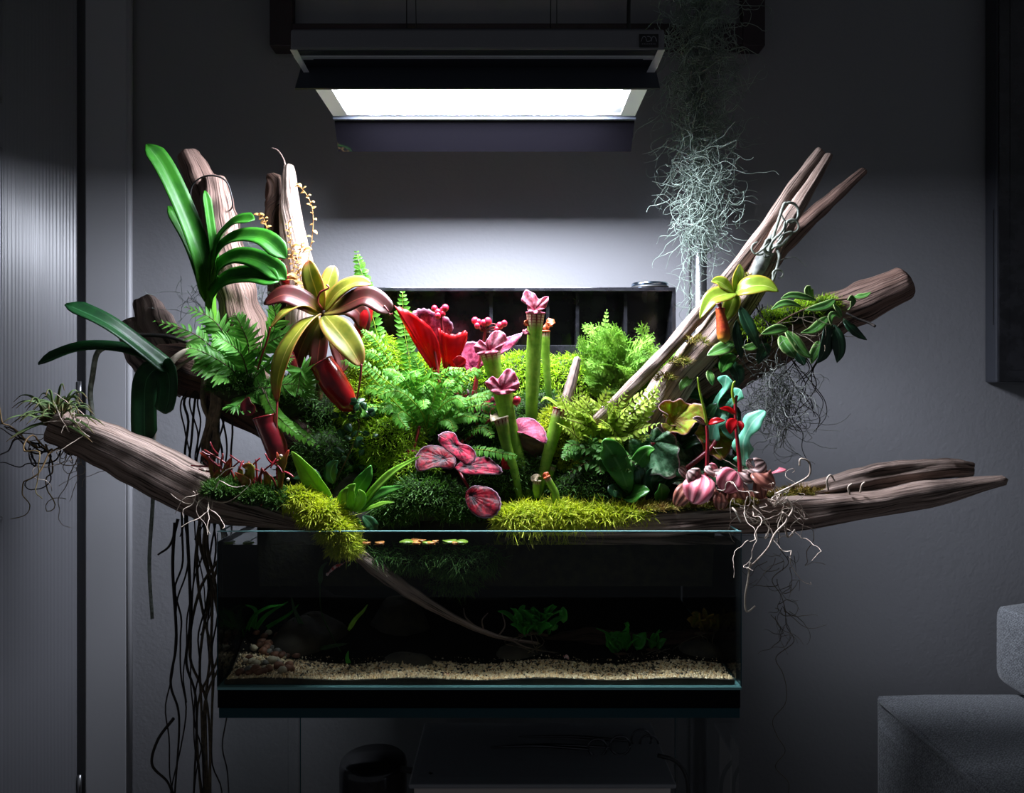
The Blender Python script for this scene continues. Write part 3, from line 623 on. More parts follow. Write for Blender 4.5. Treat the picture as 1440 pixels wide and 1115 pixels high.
G['polypody'] = leafmat('green_polypody', rgb(112, 180, 78), rgb(70, 138, 50), spec=.2, rib=rgb(150, 196, 110), trans=.35, rough=.4)
G['fluffy'] = leafmat('green_fluffy_fern', rgb(138, 180, 74), rgb(110, 160, 58), spec=.2, trans=.4, rough=.5)
G['sela'] = leafmat('green_maidenhair', rgb(172, 192, 78), rgb(132, 164, 54), spec=.2, trans=.4, rough=.45)
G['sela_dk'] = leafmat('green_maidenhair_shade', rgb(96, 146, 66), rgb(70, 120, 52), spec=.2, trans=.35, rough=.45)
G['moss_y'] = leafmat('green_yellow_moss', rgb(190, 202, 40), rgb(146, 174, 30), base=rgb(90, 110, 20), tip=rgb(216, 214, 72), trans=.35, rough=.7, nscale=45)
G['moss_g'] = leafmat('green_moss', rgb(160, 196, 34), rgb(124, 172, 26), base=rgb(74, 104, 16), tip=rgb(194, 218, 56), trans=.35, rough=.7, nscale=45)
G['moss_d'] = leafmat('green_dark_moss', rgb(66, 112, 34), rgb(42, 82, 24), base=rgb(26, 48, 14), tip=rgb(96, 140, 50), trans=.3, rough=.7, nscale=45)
G['moss_b'] = leafmat('brown_moss', rgb(130, 100, 44), rgb(120, 130, 40), base=rgb(60, 40, 24), tip=rgb(170, 140, 60), trans=.3, rough=.8, nscale=70)
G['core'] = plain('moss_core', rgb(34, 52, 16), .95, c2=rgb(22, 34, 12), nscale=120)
G['usnea'] = leafmat('grey_green_air_moss', rgb(168, 184, 172), rgb(128, 144, 132), trans=.2, rough=.7)
G['usnea_dk'] = plain('dry_air_moss', rgb(128, 132, 124), .8, c2=rgb(78, 80, 76), nscale=90)
G['tilly'] = leafmat('green_air_plant', rgb(104, 128, 70), rgb(78, 104, 60), base=rgb(140, 110, 70), basek=(0, .35), tip=rgb(120, 96, 60), trans=.2, rough=.6)
G['root_w'] = plain('white_root', rgb(206, 190, 172), .6, c2=rgb(160, 140, 124), nscale=90)
G['root_d'] = plain('dark_root', rgb(46, 38, 32), .8, c2=rgb(26, 22, 20), nscale=120)
G['root_b'] = plain('brown_root', rgb(98, 86, 66), .7, c2=rgb(66, 58, 44), nscale=120)
G['root_g'] = plain('grey_velamen_root', rgb(150, 156, 146), .6, c2=rgb(104, 110, 98), nscale=160)
G['rex'] = rexmat('rex_pink', rgb(184, 30, 62), rgb(36, 8, 18), rgb(56, 16, 32))
G['rex_dk'] = rexmat('rex_crimson', rgb(134, 14, 30), rgb(24, 5, 11), rgb(56, 16, 28), rough=.42)
G['rex_pale'] = rexmat('rex_pale_pink', rgb(216, 92, 126), rgb(130, 34, 66), rgb(84, 26, 50))
G['rex_under'] = leafmat('begonia_red_underside', rgb(206, 22, 30), rgb(170, 12, 22), trans=.55, rough=.35, nscale=40)
G['berry'] = plain('coral_pink_bud', rgb(224, 52, 80), .3, c2=rgb(200, 30, 56), nscale=150)
G['sarr'] = sarrmat('sarracenia_tube')
G['hood'] = leafmat('sarracenia_hood', rgb(214, 130, 150), rgb(176, 58, 84), rib=rgb(130, 24, 44), trans=.35, veins=60, nscale=120)
G['hood_net'] = rexmat('sarracenia_hood_net', rgb(226, 150, 166), rgb(170, 52, 76), rgb(196, 84, 116), trans=.35, veinc=rgb(130, 22, 44))
G['hood_w'] = leafmat('sarracenia_hood_pale', rgb(210, 200, 168), rgb(150, 120, 90), trans=.35, nscale=200)
G['hood_o'] = leafmat('sarracenia_hood_orange', rgb(206, 110, 60), rgb(160, 70, 40), trans=.35, nscale=200)
G['lanceleaf'] = leafmat('green_crocodile_leaf', c=rgb(140, 190, 66), c2=rgb(112, 166, 50), spec=.25, rib=rgb(120, 160, 60), veins=70, trans=.35, rough=.35)
G['broad'] = leafmat('green_broad_leaf', rgb(76, 140, 50), rgb(56, 116, 42), spec=.3, rib=rgb(96, 150, 76), trans=.2, rough=.3)
G['broad_dk'] = leafmat('green_dark_leaf', rgb(34, 78, 40), rgb(24, 58, 32), rib=rgb(70, 110, 70), trans=.15, rough=.3)
G['ruffle'] = leafmat('green_silver_ruffled', rgb(110, 150, 116), rgb(66, 112, 70), rib=rgb(60, 90, 60), edge=rgb(190, 200, 180), trans=.2, veins=40)
G['ruffle2'] = rexmat('ruffled_begonia_green', rgb(146, 170, 52), rgb(150, 120, 50), rgb(160, 110, 60), trans=.4, veinc=rgb(130, 70, 50))
G['ruffle3'] = rexmat('silver_begonia_green', rgb(92, 132, 96), rgb(40, 76, 46), rgb(150, 170, 140), trans=.2, veinc=rgb(40, 70, 44))
G['blue'] = leafmat('green_blue_fern', rgb(126, 206, 170), rgb(98, 180, 148), rib=rgb(160, 214, 186), trans=.3, rough=.45)
G['hoya'] = leafmat('green_hoya', rgb(80, 128, 56), rgb(58, 104, 46), spec=.3, rib=rgb(110, 150, 100), edge=rgb(150, 170, 110), trans=.15, rough=.35)
G['hoya_dk'] = leafmat('green_hoya_dark', rgb(30, 66, 40), rgb(22, 48, 32), rib=rgb(54, 90, 60), trans=.1, rough=.3)
def pepmat(name, a, b):
    m, nt, N, L, bs = nodes(name); uvn = N.new('ShaderNodeUVMap'); sp = N.new('ShaderNodeSeparateXYZ'); L.new(uvn.outputs[0], sp.inputs[0])
    wv = math_(nt, 'COSINE', math_(nt, 'MULTIPLY', math_(nt, 'SUBTRACT', sp.outputs[0], .5), 6.2832*3.0))
    cc = mixc(nt, smooth_(nt, wv, -.2, .9), a, b); L.new(cc, bs.inputs['Base Color']); bs.inputs['Roughness'].default_value = .35
    bump_(nt, wv, .25, .002, bs); return m
G['pep_p'] = pepmat('peperomia_pink', rgb(226, 136, 148), rgb(182, 78, 94)); G['pep_g'] = pepmat('peperomia_grey', rgb(160, 132, 126), rgb(80, 58, 56)); G['pep_b'] = pepmat('peperomia_bronze', rgb(164, 104, 88), rgb(110, 58, 50))
G['aqua'] = leafmat('green_aquatic_leaf', rgb(70, 176, 60), rgb(54, 146, 46), rib=rgb(80, 150, 70), trans=.25, rough=.3)
G['aqua_dk'] = leafmat('green_aquatic_dark', rgb(32, 70, 28), rgb(40, 84, 30), trans=.25, rough=.4)
G['pad'] = leafmat('green_floating_pad', rgb(130, 160, 60), rgb(110, 140, 50), trans=.3, rough=.3); G['pad_o'] = leafmat('orange_floating_pad', rgb(206, 150, 80), rgb(176, 110, 60), trans=.3, rough=.3)
G['stone'] = plain('river_stone', rgb(66, 58, 44), .8, c2=rgb(40, 36, 28), nscale=30, bump=.5, bscale=60)
G['peb1'] = plain('pale_pebble', rgb(190, 178, 150), .5, c2=rgb(160, 146, 118), nscale=60); G['peb2'] = plain('rust_pebble', rgb(130, 84, 58), .6, c2=rgb(98, 62, 44), nscale=60); G['peb3'] = plain('grey_pebble', rgb(104, 100, 90), .55)
def gravelmat():
    m, nt, N, L, bs = nodes('tan_gravel'); uvn = N.new('ShaderNodeUVMap'); sp = N.new('ShaderNodeSeparateXYZ'); L.new(uvn.outputs[0], sp.inputs[0])
    L.new(mixc(nt, sp.outputs[0], mixc(nt, sp.outputs[1], rgb(240, 206, 150), rgb(170, 126, 78)), rgb(246, 232, 196)), bs.inputs['Base Color']); bs.inputs['Roughness'].default_value = .6; return m
G['gravel'] = gravelmat()
G['shrimp'] = plain('red_shrimp', rgb(190, 24, 30), .3, c2=rgb(226, 200, 196), nscale=220)
# ---------------- driftwood ----------------
def logobj(name, m, P, ra, parent=None, rb=None, dref=.95, **k):
    mb = MB(); log_mesh(mb, pts(P), [px(r, dref) for r in ra], None if rb is None else [px(r, dref) for r in rb], **k); return mb.build(name, m, parent)
tag(logobj('driftwood_log', M['wood'], [(72, 596, .865), (140, 622, .87), (215, 658, .88), (300, 700, .89), (370, 722, .895), (432, 740, .895)], [22, 32, 36, 36, 24, 8], None, [22, 28, 32, 32, 18, 8], .87, sq=4.5, rot=.75, seed=3, ridge=.022, n=90, seg=44, rough=.015), 'squared pale driftwood log with an air plant on its raised end', 'driftwood')
t = thing('forked_driftwood_post', 'thick upright driftwood trunk with a forked top behind the strap-leaved orchid', 'driftwood', at(350, 480, 1.0))
logobj('trunk', M['wood_red'], [(356, 500, 1.0), (338, 430, 1.005), (322, 370, 1.01), (308, 300, 1.02), (298, 248, 1.025)], [30, 27, 24, 22, 17], t, None, 1.01, seed=11, ridge=.10, n=80, seg=36, rough=.06)
logobj('branch', M['wood_red'], [(318, 380, 1.035), (300, 320, 1.045), (283, 260, 1.05), (263, 212, 1.055)], [16, 20, 21, 13], t, None, 1.04, seed=5, ridge=.12, n=60, seg=30, rough=.06)
logobj('stub', M['wood_red'], [(290, 310, 1.035), (275, 270, 1.045), (266, 243, 1.05)], [11, 12, 7], t, None, 1.04, seed=8, n=30, seg=20)
mb = MB(); mb.tube(spline([at(268, 300, 1.0), at(270, 262, .995), at(292, 247, .99), at(318, 255, .995), at(327, 288, 1.0), at(318, 300, 1.02)], 30), .0011, 6); mb.build('tie_wire', M['wire'], t)
t = thing('driftwood_stakes', 'pair of upright driftwood stakes behind the large pitcher plant', 'driftwood', at(405, 480, 1.03))
logobj('stake', M['wood_dark'], [(398, 500, 1.04), (392, 400, 1.045), (386, 320, 1.05), (385, 243, 1.05)], [16, 15, 13, 10], t, None, 1.04, seed=21, ridge=.14, n=60, seg=28)
logobj('stake', M['wood'], [(430, 500, 1.02), (424, 400, 1.025), (410, 310, 1.03), (406, 230, 1.035)], [26, 22, 15, 7], t, None, 1.03, seed=22, ridge=.12, n=70, seg=32)
tubeobj('twig', pts([(402, 236, 1.033), (398, 222, 1.035), (390, 211, 1.04), (382, 208, 1.04)]), [.0016, .0007], M['wood'], t, 14)
t = thing('driftwood_stump', 'grey split driftwood stump behind the dark drooping orchid', 'driftwood', at(245, 540, 1.09))
logobj('stump_arm', M['wood_grey'], [(268, 540, 1.08), (240, 490, 1.09), (216, 450, 1.10), (201, 418, 1.10)], [34, 28, 22, 14], t, None, 1.09, seed=31, ridge=.12, sq=3, n=50, seg=30, tip=.15)
logobj('stump_arm', M['wood_grey'], [(260, 540, 1.07), (215, 510, 1.08), (190, 470, 1.09), (178, 450, 1.09)], [24, 24, 18, 12], t, None, 1.08, seed=32, ridge=.12, sq=3, n=40, seg=28, tip=.15)
tag(logobj('driftwood_root', M['wood_dark'], [(215, 498, 1.0), (270, 520, .99), (330, 545, .985), (400, 600, .985), (470, 660, .98)], [18, 34, 40, 36, 26], None, None, .99, seed=35, ridge=.12, n=60, seg=32), 'dark mossy root mass below the bracket fern', 'driftwood')
t = thing('forked_driftwood', 'tall slanting driftwood with three bare tips rising from the moss', 'driftwood', at(880, 610, .97))
logobj('branch', M['wood'], [(836, 596, .925), (900, 532, .94), (965, 462, .965), (1060, 345, 1.01), (1112, 268, 1.035), (1156, 211, 1.05)], [8, 9, 9, 9, 9, 8], t, None, .97, seed=41, ridge=.10, n=110, seg=20, rough=.07)
logobj('trunk', M['wood'], [(886, 632, .965), (946, 540, .972), (1002, 478, .98), (1062, 398, .99), (1098, 330, .995), (1137, 266, 1.0), (1168, 215, 1.005)], [26, 25, 24, 18, 13, 9, 5], t, None, .985, seed=42, ridge=.10, n=120, seg=36, rough=.05)
logobj('branch', M['wood_red'], [(1030, 428, 1.005), (1075, 372, 1.01), (1120, 325, 1.025), (1170, 280, 1.04), (1217, 238, 1.05)], [18, 17, 12, 9, 6], t, None, 1.02, seed=43, ridge=.12, n=70, seg=22)
tag(logobj('driftwood_log', M['wood_red'], [(925, 585, 1.04), (1000, 530, 1.02), (1080, 485, 1.0), (1160, 448, .97), (1225, 420, .955), (1281, 394, .945)], [40, 40, 36, 31, 27, 21], None, None, .97, seed=51, ridge=.06, sq=2.4, n=90, seg=36), 'stout reddish driftwood log wrapped in climbing leaves', 'driftwood')
t = thing('driftwood_plank', 'long flat driftwood plank lying along the tank rim with split end', 'driftwood', at(1050, 730, .87))
logobj('front_piece', M['wood'], [(700, 744, .908), (800, 742, .908), (930, 733, .906), (1060, 724, .902), (1180, 712, .892), (1300, 694, .88), (1418, 674, .865)], [12, 22, 28, 30, 28, 24, 6], t, [4, 10, 20, 23, 21, 17, 6], .872, seed=61, sq=3.2, rot=.3, ridge=.08, n=120, seg=36, rough=.05, tip=.1)
logobj('back_piece', M['wood'], [(1060, 706, .92), (1150, 688, .915), (1240, 670, .905), (1320, 659, .90), (1369, 660, .898)], [20, 24, 24, 20, 8], t, [8, 14, 17, 15, 8], .905, seed=62, sq=2.6, rot=.2, ridge=.12, n=80, seg=32, rough=.06, tip=.15)
tag(logobj('driftwood_stick', M['wood_grey'], [(813, 501, 1.0), (803, 540, .99), (790, 585, .98), (780, 630, .97)], [5, 7.5, 8.5, 9], None, None, .99, seed=71, n=40, seg=16), 'short pale grey driftwood stick poking out of the moss', 'driftwood')
# ---------------- planting mound ----------------
rs = np.random.RandomState(5)
mb = MB(); nx_, ny_ = 60, 30
X = np.linspace(at(385, 0, .97)[0], at(985, 0, .97)[0], nx_); T_ = np.linspace(0, 1, ny_)
V = np.zeros((ny_+1, nx_, 3))
for i, x in enumerate(X):
    for j, tt_ in enumerate(T_):
        d = .905+tt_*.175; mid = 1-abs((x-(-.02))/.31)**3
        z = .775+(.985-.775)*tt_**.9*(.55+.45*max(mid, 0))
        z += .008*math.sin(x*60+tt_*9)+.006*math.sin(x*95-tt_*21)
        V[j+1, i] = (x, d+.01*math.sin(x*40), z)
    V[0, i] = (x, .915, .70)
mb.grid(V); tag(mb.build('planting_mound', M['peat']), 'dark peat bank under the moss and plants in the tank', 'soil', kind='stuff')
# ---------------- moss ----------------
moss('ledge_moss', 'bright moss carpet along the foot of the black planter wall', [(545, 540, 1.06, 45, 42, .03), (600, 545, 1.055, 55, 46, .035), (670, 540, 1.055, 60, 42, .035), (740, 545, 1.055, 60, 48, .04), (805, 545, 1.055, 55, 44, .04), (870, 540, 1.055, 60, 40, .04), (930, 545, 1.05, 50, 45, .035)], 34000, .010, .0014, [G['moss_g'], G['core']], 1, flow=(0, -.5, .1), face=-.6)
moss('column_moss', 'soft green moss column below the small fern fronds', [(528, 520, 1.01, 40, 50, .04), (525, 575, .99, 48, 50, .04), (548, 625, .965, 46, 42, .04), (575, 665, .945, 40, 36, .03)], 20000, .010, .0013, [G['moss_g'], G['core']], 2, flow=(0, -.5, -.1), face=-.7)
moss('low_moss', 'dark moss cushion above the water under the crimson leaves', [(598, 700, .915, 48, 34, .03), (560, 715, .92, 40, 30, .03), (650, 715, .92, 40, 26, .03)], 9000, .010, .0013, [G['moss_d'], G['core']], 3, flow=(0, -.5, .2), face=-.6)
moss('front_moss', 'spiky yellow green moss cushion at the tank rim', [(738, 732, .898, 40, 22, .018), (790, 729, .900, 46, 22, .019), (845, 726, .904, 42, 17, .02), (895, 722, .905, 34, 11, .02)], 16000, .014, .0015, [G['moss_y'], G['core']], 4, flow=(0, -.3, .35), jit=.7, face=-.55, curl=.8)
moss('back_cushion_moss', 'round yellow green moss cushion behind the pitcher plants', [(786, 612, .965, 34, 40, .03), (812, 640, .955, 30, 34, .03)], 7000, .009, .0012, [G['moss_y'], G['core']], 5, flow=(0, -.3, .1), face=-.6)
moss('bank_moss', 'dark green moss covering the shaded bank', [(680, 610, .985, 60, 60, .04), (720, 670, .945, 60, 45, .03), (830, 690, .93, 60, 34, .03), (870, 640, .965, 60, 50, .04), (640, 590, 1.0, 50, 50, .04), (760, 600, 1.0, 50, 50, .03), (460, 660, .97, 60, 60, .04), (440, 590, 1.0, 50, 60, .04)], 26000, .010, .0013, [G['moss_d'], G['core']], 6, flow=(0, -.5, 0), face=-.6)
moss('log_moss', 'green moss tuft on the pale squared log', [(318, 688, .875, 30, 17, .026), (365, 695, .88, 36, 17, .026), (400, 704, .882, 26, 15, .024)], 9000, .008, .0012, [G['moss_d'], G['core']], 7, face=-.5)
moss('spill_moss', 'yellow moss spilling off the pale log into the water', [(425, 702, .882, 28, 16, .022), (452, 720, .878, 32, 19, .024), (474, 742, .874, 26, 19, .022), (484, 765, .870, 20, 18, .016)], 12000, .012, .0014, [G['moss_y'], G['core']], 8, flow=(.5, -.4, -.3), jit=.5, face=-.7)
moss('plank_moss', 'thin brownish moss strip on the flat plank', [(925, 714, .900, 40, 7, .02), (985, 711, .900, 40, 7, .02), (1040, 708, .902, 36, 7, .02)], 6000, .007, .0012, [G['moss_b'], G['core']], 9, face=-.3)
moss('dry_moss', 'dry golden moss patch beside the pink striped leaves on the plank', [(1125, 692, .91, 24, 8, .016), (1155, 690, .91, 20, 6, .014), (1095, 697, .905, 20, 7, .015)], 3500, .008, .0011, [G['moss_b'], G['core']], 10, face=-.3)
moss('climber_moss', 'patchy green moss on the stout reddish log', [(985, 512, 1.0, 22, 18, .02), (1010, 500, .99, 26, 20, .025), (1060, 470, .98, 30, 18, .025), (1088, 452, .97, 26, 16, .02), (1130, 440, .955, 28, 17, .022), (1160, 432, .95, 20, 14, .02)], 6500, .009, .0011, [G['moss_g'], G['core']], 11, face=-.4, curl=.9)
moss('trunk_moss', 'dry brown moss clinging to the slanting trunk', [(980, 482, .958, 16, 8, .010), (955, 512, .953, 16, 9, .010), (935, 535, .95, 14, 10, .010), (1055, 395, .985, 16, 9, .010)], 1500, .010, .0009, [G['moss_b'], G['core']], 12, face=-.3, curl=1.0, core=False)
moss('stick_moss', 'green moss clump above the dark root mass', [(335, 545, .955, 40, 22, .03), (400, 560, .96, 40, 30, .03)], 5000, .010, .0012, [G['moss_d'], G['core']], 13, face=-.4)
# ---------------- plants on the left ----------------
rs = np.random.RandomState(11)
# strap-leaved orchid on the trunk
v = thing('strap_leaf_orchid', 'upright orchid with a fan of broad glossy strap leaves on the forked trunk', 'orchid', at(294, 440, .97))
S = 'strap'
for P, wd, nh, fo in (
  ([(294, 420, .965), (285, 370, .96), (262, 305, .95), (232, 240, .94), (206, 203, .93)], 31, (.5, -.6, .35), .35),
  ([(293, 425, .967), (282, 385, .97), (265, 340, .965), (237, 290, .96)], 24, (.55, -.5, .35), .35),
  ([(296, 405, .965), (300, 360, .965), (294, 310, .96), (288, 268, .955)], 14, (.8, -.6, .2), .4),
  ([(296, 385, .965), (308, 340, .96), (330, 314, .95), (358, 309, .945)], 28, (-.35, -.6, .7), .3),
  ([(296, 400, .965), (305, 360, .955), (330, 336, .94), (370, 336, .93), (402, 363, .925)], 30, (-.2, -.75, .7), .3),
  ([(296, 410, .965), (308, 378, .955), (335, 362, .94), (370, 370, .93), (402, 393, .925)], 31, (-.15, -.85, .6), .3),
  ([(296, 432, .965), (304, 410, .95), (325, 392, .935), (360, 388, .925), (392, 396, .92)], 32, (-.1, -.85, .6), .3)):
    leafobj(pts(P), px(wd, .95), G['strap'], v, S, nh=nh, fold=fo, n=22, nc=7, solid=.0012)
tubeobj('stem', pts([(298, 470, .97), (296, 420, .967), (297, 380, .967)]), [.008, .007, .005], G['strap'], v, 12, 10)
for i in range(16):
    x0 = rs.uniform(262, 320); P = [(rs.uniform(285, 305), rs.uniform(500, 530), .965)]; x = rs.uniform(255, 325)
    dd = rs.uniform(.95, 1.02); L_ = rs.choice([760, 900, 1010, 1150, 1200]); y = 560
    while y < L_: P.append((x, y, dd)); x += rs.randn()*7; x = min(max(x, 212), 327); y += rs.uniform(30, 55)
    tubeobj('root', pts(P), [rs.uniform(.0010, .0019), .0008], G['root_d'], v, 60, 5)
for i in range(6):
    x = 296+rs.randn()*9; P = [(300+rs.randn()*6, 490, .955), (x, 530, .945), (x+rs.randn()*5, 570, .945), (300+rs.randn()*8, 625, .95), (292+rs.randn()*7, 690, .955), (292+rs.randn()*12, 760, .96), (290+rs.randn()*12, 830, .97), (290+rs.randn()*12, 920, .97), (288+rs.randn()*13, 1000, .97), (290+rs.randn()*8, 1180, .97)]
    tubeobj('root', pts(P), [.0032, .0030, .0022, .0018, .0014], G['root_b'], v, 60, 7)
# a few side roots with small forks
for P in ([(246, 735, .95), (243, 800, .95), (248, 900, .95), (240, 960, .95), (252, 1010, .95), (246, 1115, .95)], [(244, 1010, .95), (222, 1040, .95), (214, 1075, .95), (236, 1100, .95), (246, 1130, .95)], [(250, 730, .95), (240, 765, .95), (222, 780, .95)], [(262, 720, .95), (268, 860, .95), (262, 930, .95), (276, 990, .95), (272, 1130, .95)]):
    tubeobj('root', pts(P), [.0022, .0012], G['root_d'], v, 40, 5)
# drooping dark orchid
o = thing('drooping_orchid', 'orchid with long dark drooping leaves and grey roots beside the pale log', 'orchid', at(232, 515, .93))
for P, wd, nh, fo in (
  ([(238, 522, .93), (205, 495, .92), (150, 455, .90), (92, 428, .89)], 30, (.25, -.55, .8), .3),
  ([(230, 512, .93), (180, 493, .92), (115, 490, .90), (54, 512, .885)], 25, (.1, -.55, .85), .35),
  ([(228, 512, .93), (238, 530, .92), (238, 558, .91), (232, 582, .905)], 33, (-.3, -.9, .3), .3),
  ([(222, 515, .935), (206, 535, .93), (203, 575, .925), (204, 622, .92)], 33, (.3, -.9, .2), .3)):
    leafobj(pts(P), px(wd, .92), G['strap_dark'], o, S, nh=nh, fold=fo, n=20, nc=7, solid=.0015)
for P, r, m in (
  ([(150, 487, .915), (136, 498, .91), (130, 530, .91), (127, 555, .91), (131, 592, .91)], [.0034, .0028], 'root_g'),
  ([(231, 530, .93), (240, 510, .93), (258, 496, .935), (278, 490, .94)], [.004, .0045], 'root_w'),
  ([(232, 540, .93), (244, 522, .935), (262, 508, .94), (280, 498, .945)], [.002, .0024], 'root_b'),
  ([(170, 475, .935), (200, 471, .94), (235, 473, .945), (264, 481, .95)], [.0032, .0026], 'root_d'),
  ([(216, 600, .93), (215, 700, .93), (210, 790, .93), (214, 870, .93)], [.0026, .002], 'root_g'),
  ([(218, 560, .93), (218, 610, .93), (214, 640, .93)], [.0016, .001], 'root_w')):
    tubeobj('root', pts(P), [x for x in r], G[m], o, 28, 8)
# air plant on the log end
a = thing('air_plant', 'spidery green air plant perched on the raised end of the pale log', 'air plant', at(85, 592, .862))
for i in range(75):
    an = rs.uniform(-.6, 3.7); ln = rs.uniform(28, 66); c = (82+rs.randn()*8, 592+rs.randn()*5, .862); dz = rs.uniform(-.05, .05)
    dx, dy = math.cos(an)*ln, -math.sin(an)*ln*.72; dx = dx-6
    P = [c, (c[0]+dx*.45, c[1]+dy*.62-6, .862+dz*.5), (c[0]+dx*.8, c[1]+dy*.9-2, .862+dz), (c[0]+dx*1.05, c[1]+dy*.92+8, .862+dz*1.2)]
    leafobj(pts(P), px(5, .86), G['tilly'], a, 'spike', nh=(0, -.7, .7), fold=.6, n=10, nc=3, solid=.0006)
for i in range(11):
    mb = MB(); curly(mb, at(70+rs.randn()*12, 622+rs.rand()*10, .86), rs.uniform(.09, .16), .0011, rs, 34, (-.05+rs.randn()*.1, 0, -1), 1.2, 5, .78); mb.build('stem', G['root_d'] if i % 3 else G['tilly'], a)
for i in range(14):
    mb = MB(); curly(mb, at(100+rs.randn()*10, rs.uniform(618, 640), .86), rs.uniform(.05, .12), .0007, rs, 30, (-.1, 0, -1), 1.2, 4, .75); mb.build('root', G['root_w'], a)
for i in range(8):
    mb = MB(); curly(mb, at(rs.uniform(95, 135), rs.uniform(590, 612), .845), rs.uniform(.02, .05), .0007, rs, 12, (.6*rs.randn(), 0, -.1), .8, 4, .7); mb.build('root', G['root_w'], a)
# white roots on the log crook
w_ = thing('white_root_tuft', 'tuft of pale wiry roots where the moss meets the squared log', 'roots', at(280, 695, .86))
for i in range(16):
    mb = MB(); curly(mb, at(rs.uniform(262, 300), rs.uniform(685, 705), .852), rs.uniform(.03, .08), .0008, rs, 16, (rs.randn()*.35, -.05, -.9), .8, 4, .8); mb.build('root', G['root_w'], w_)
# red seedlings in the log moss
sdl = thing('red_stemmed_seedlings', 'spiky red stemmed seedlings rooted in the log moss', 'plant', at(340, 690, .875))
for i in range(26):
    bx_ = rs.choice([rs.uniform(292, 318), rs.uniform(335, 400)]); h = rs.uniform(25, 62); lean = rs.randn()*14
    P = [(bx_, 690, .872), (bx_+lean*.4, 690-h*.6, .868), (bx_+lean*1.3, 690-h, .866)]
    if i % 3 == 0: leafobj(pts(P), px(rs.uniform(8, 14), .87), leafmat('green_red_tinged', rgb(130, 140, 46), rgb(150, 80, 40), tip=rgb(190, 70, 50), trans=.35) if i == 0 else bpy.data.materials['green_red_tinged'], sdl, 'lance', nh=(rs.randn()*.5, -1, .2), wave=.12, wf=3, n=14, seed=i)
    else: tubeobj('stem', pts(P), [.0016, .0009], G['stem_red'] if i % 2 else G['tendril'], sdl, 10, 5)
for i in range(14):
    bx_ = rs.choice([rs.uniform(295, 312), rs.uniform(330, 405)]); by_ = rs.uniform(635, 665); an = rs.uniform(0, 6.28); ln = rs.uniform(14, 30)
    tubeobj('twig', pts([(bx_, by_, .868), (bx_+math.cos(an)*ln*.6, by_+math.sin(an)*ln*.3, .864), (bx_+math.cos(an)*ln, by_+math.sin(an)*ln*.7, .862)]), [.0014, .0008], G['stem_red'], sdl, 8, 5)
for q in ((287, 661), (395, 641), (405, 674)):
    mb = MB(); c = at(q[0], q[1], .86); mb.tube(np.array([c+[0, 0, -.002], c+[0, 0, -.001], c+[0, 0, .0012], c+[0, 0, .002]]), [.0004, .0019, .0019, .0004], 8); mb.build('bud', G['root_w'], sdl)
for P in ([(372, 700, .872), (372, 690, .868), (367, 712, .864)], [(386, 690, .87), (390, 705, .862), (385, 712, .862)], [(348, 690, .87), (346, 678, .862), (330, 664, .86)], [(346, 695, .87), (352, 660, .862), (340, 655, .862)]):
    leafobj(pts(P), px(14, .87), bpy.data.materials['green_red_tinged'], sdl, 'lance', nh=(0, -1, .2), wave=.1, n=12)
# bracket fern
fern('bracket_fern', 'feathery green bracket fern spilling over the dark root mass', 'fern', at(330, 530, .95), [
  ([(330, 535, .95), (310, 500, .935), (270, 468, .92), (213, 450, .91)],),
  ([(335, 530, .95), (325, 490, .935), (300, 450, .92), (258, 430, .91)],),
  ([(340, 535, .95), (320, 515, .93), (285, 495, .91), (262, 488, .905)],),
  ([(335, 540, .95), (318, 528, .93), (290, 515, .91), (272, 512, .905)],),
  ([(345, 530, .95), (350, 490, .935), (340, 460, .925), (330, 440, .92)],),
  ([(350, 530, .95), (370, 490, .93), (400, 470, .925), (425, 462, .92)],),
  ([(350, 540, .95), (370, 520, .93), (392, 505, .92), (410, 508, .915)],),
  ([(345, 540, .95), (345, 560, .93), (335, 570, .91), (328, 572, .905)],),
  ([(355, 545, .95), (380, 545, .93), (410, 540, .92), (430, 552, .915)],),
  ([(350, 535, .95), (340, 500, .93), (318, 480, .91), (298, 474, .90)],),
  ([(360, 525, .95), (380, 480, .94), (388, 450, .935), (384, 425, .93)],),
  ([(420, 560, .93), (428, 540, .92), (424, 520, .915), (418, 555, .91)],)], [G['polypody'], G['stem_brown']], L0=px(27), pairs=16, pw=.34, ang=66, droop=.2, shape='sin', rr=.0008, n=4)
fern('trailing_button_fern', 'narrow trailing fern fronds hanging behind the drooping red pitcher', 'fern', at(370, 545, .93), [
  ([(368, 545, .93), (385, 580, .915), (410, 600, .91), (450, 630, .905)],),
  ([(372, 548, .93), (380, 570, .91), (395, 590, .90), (420, 612, .895)],)], [G['boston'], G['stem_brown']], L0=px(11), pairs=20, pw=.8, ang=75, shape='strap', lobe=1, rr=.0005)
# gold dried vine on the stakes
gv = thing('dried_vine', 'papery golden dried vine climbing the upright stakes', 'vine', at(425, 400, 1.0))
for P in ([(425, 400, .99), (438, 340, .99), (440, 300, .995), (432, 275, 1.0), (414, 255, 1.005)], [(415, 400, .99), (410, 350, .995), (405, 310, 1.0)], [(425, 405, .985), (420, 370, .985), (425, 340, .99)], [(382, 350, .97), (372, 310, .97), (362, 302, .97)], [(385, 395, .97), (392, 360, .97), (384, 330, .97)]):
    C = spline(pts(P), 40); mb = MB(); mb.tube(C[::2], .0006, 5); st_ = mb.build('stem', G['gold'], gv)
    for k in range(3, 39, 2):
        dr = unit(np.array([(-1)**(k//2)*1.0, -.4, .1])+rs.randn(3)*.4); l = rs.uniform(.005, .008)
        leafobj(np.array([C[k], C[k]+dr*l*.5+[0, 0, .001], C[k]+dr*l]), l*.85, G['gold'], gv, 'ovate', nh=(0, -.6, .8), fold=.3, n=5, nc=3, solid=.0003)
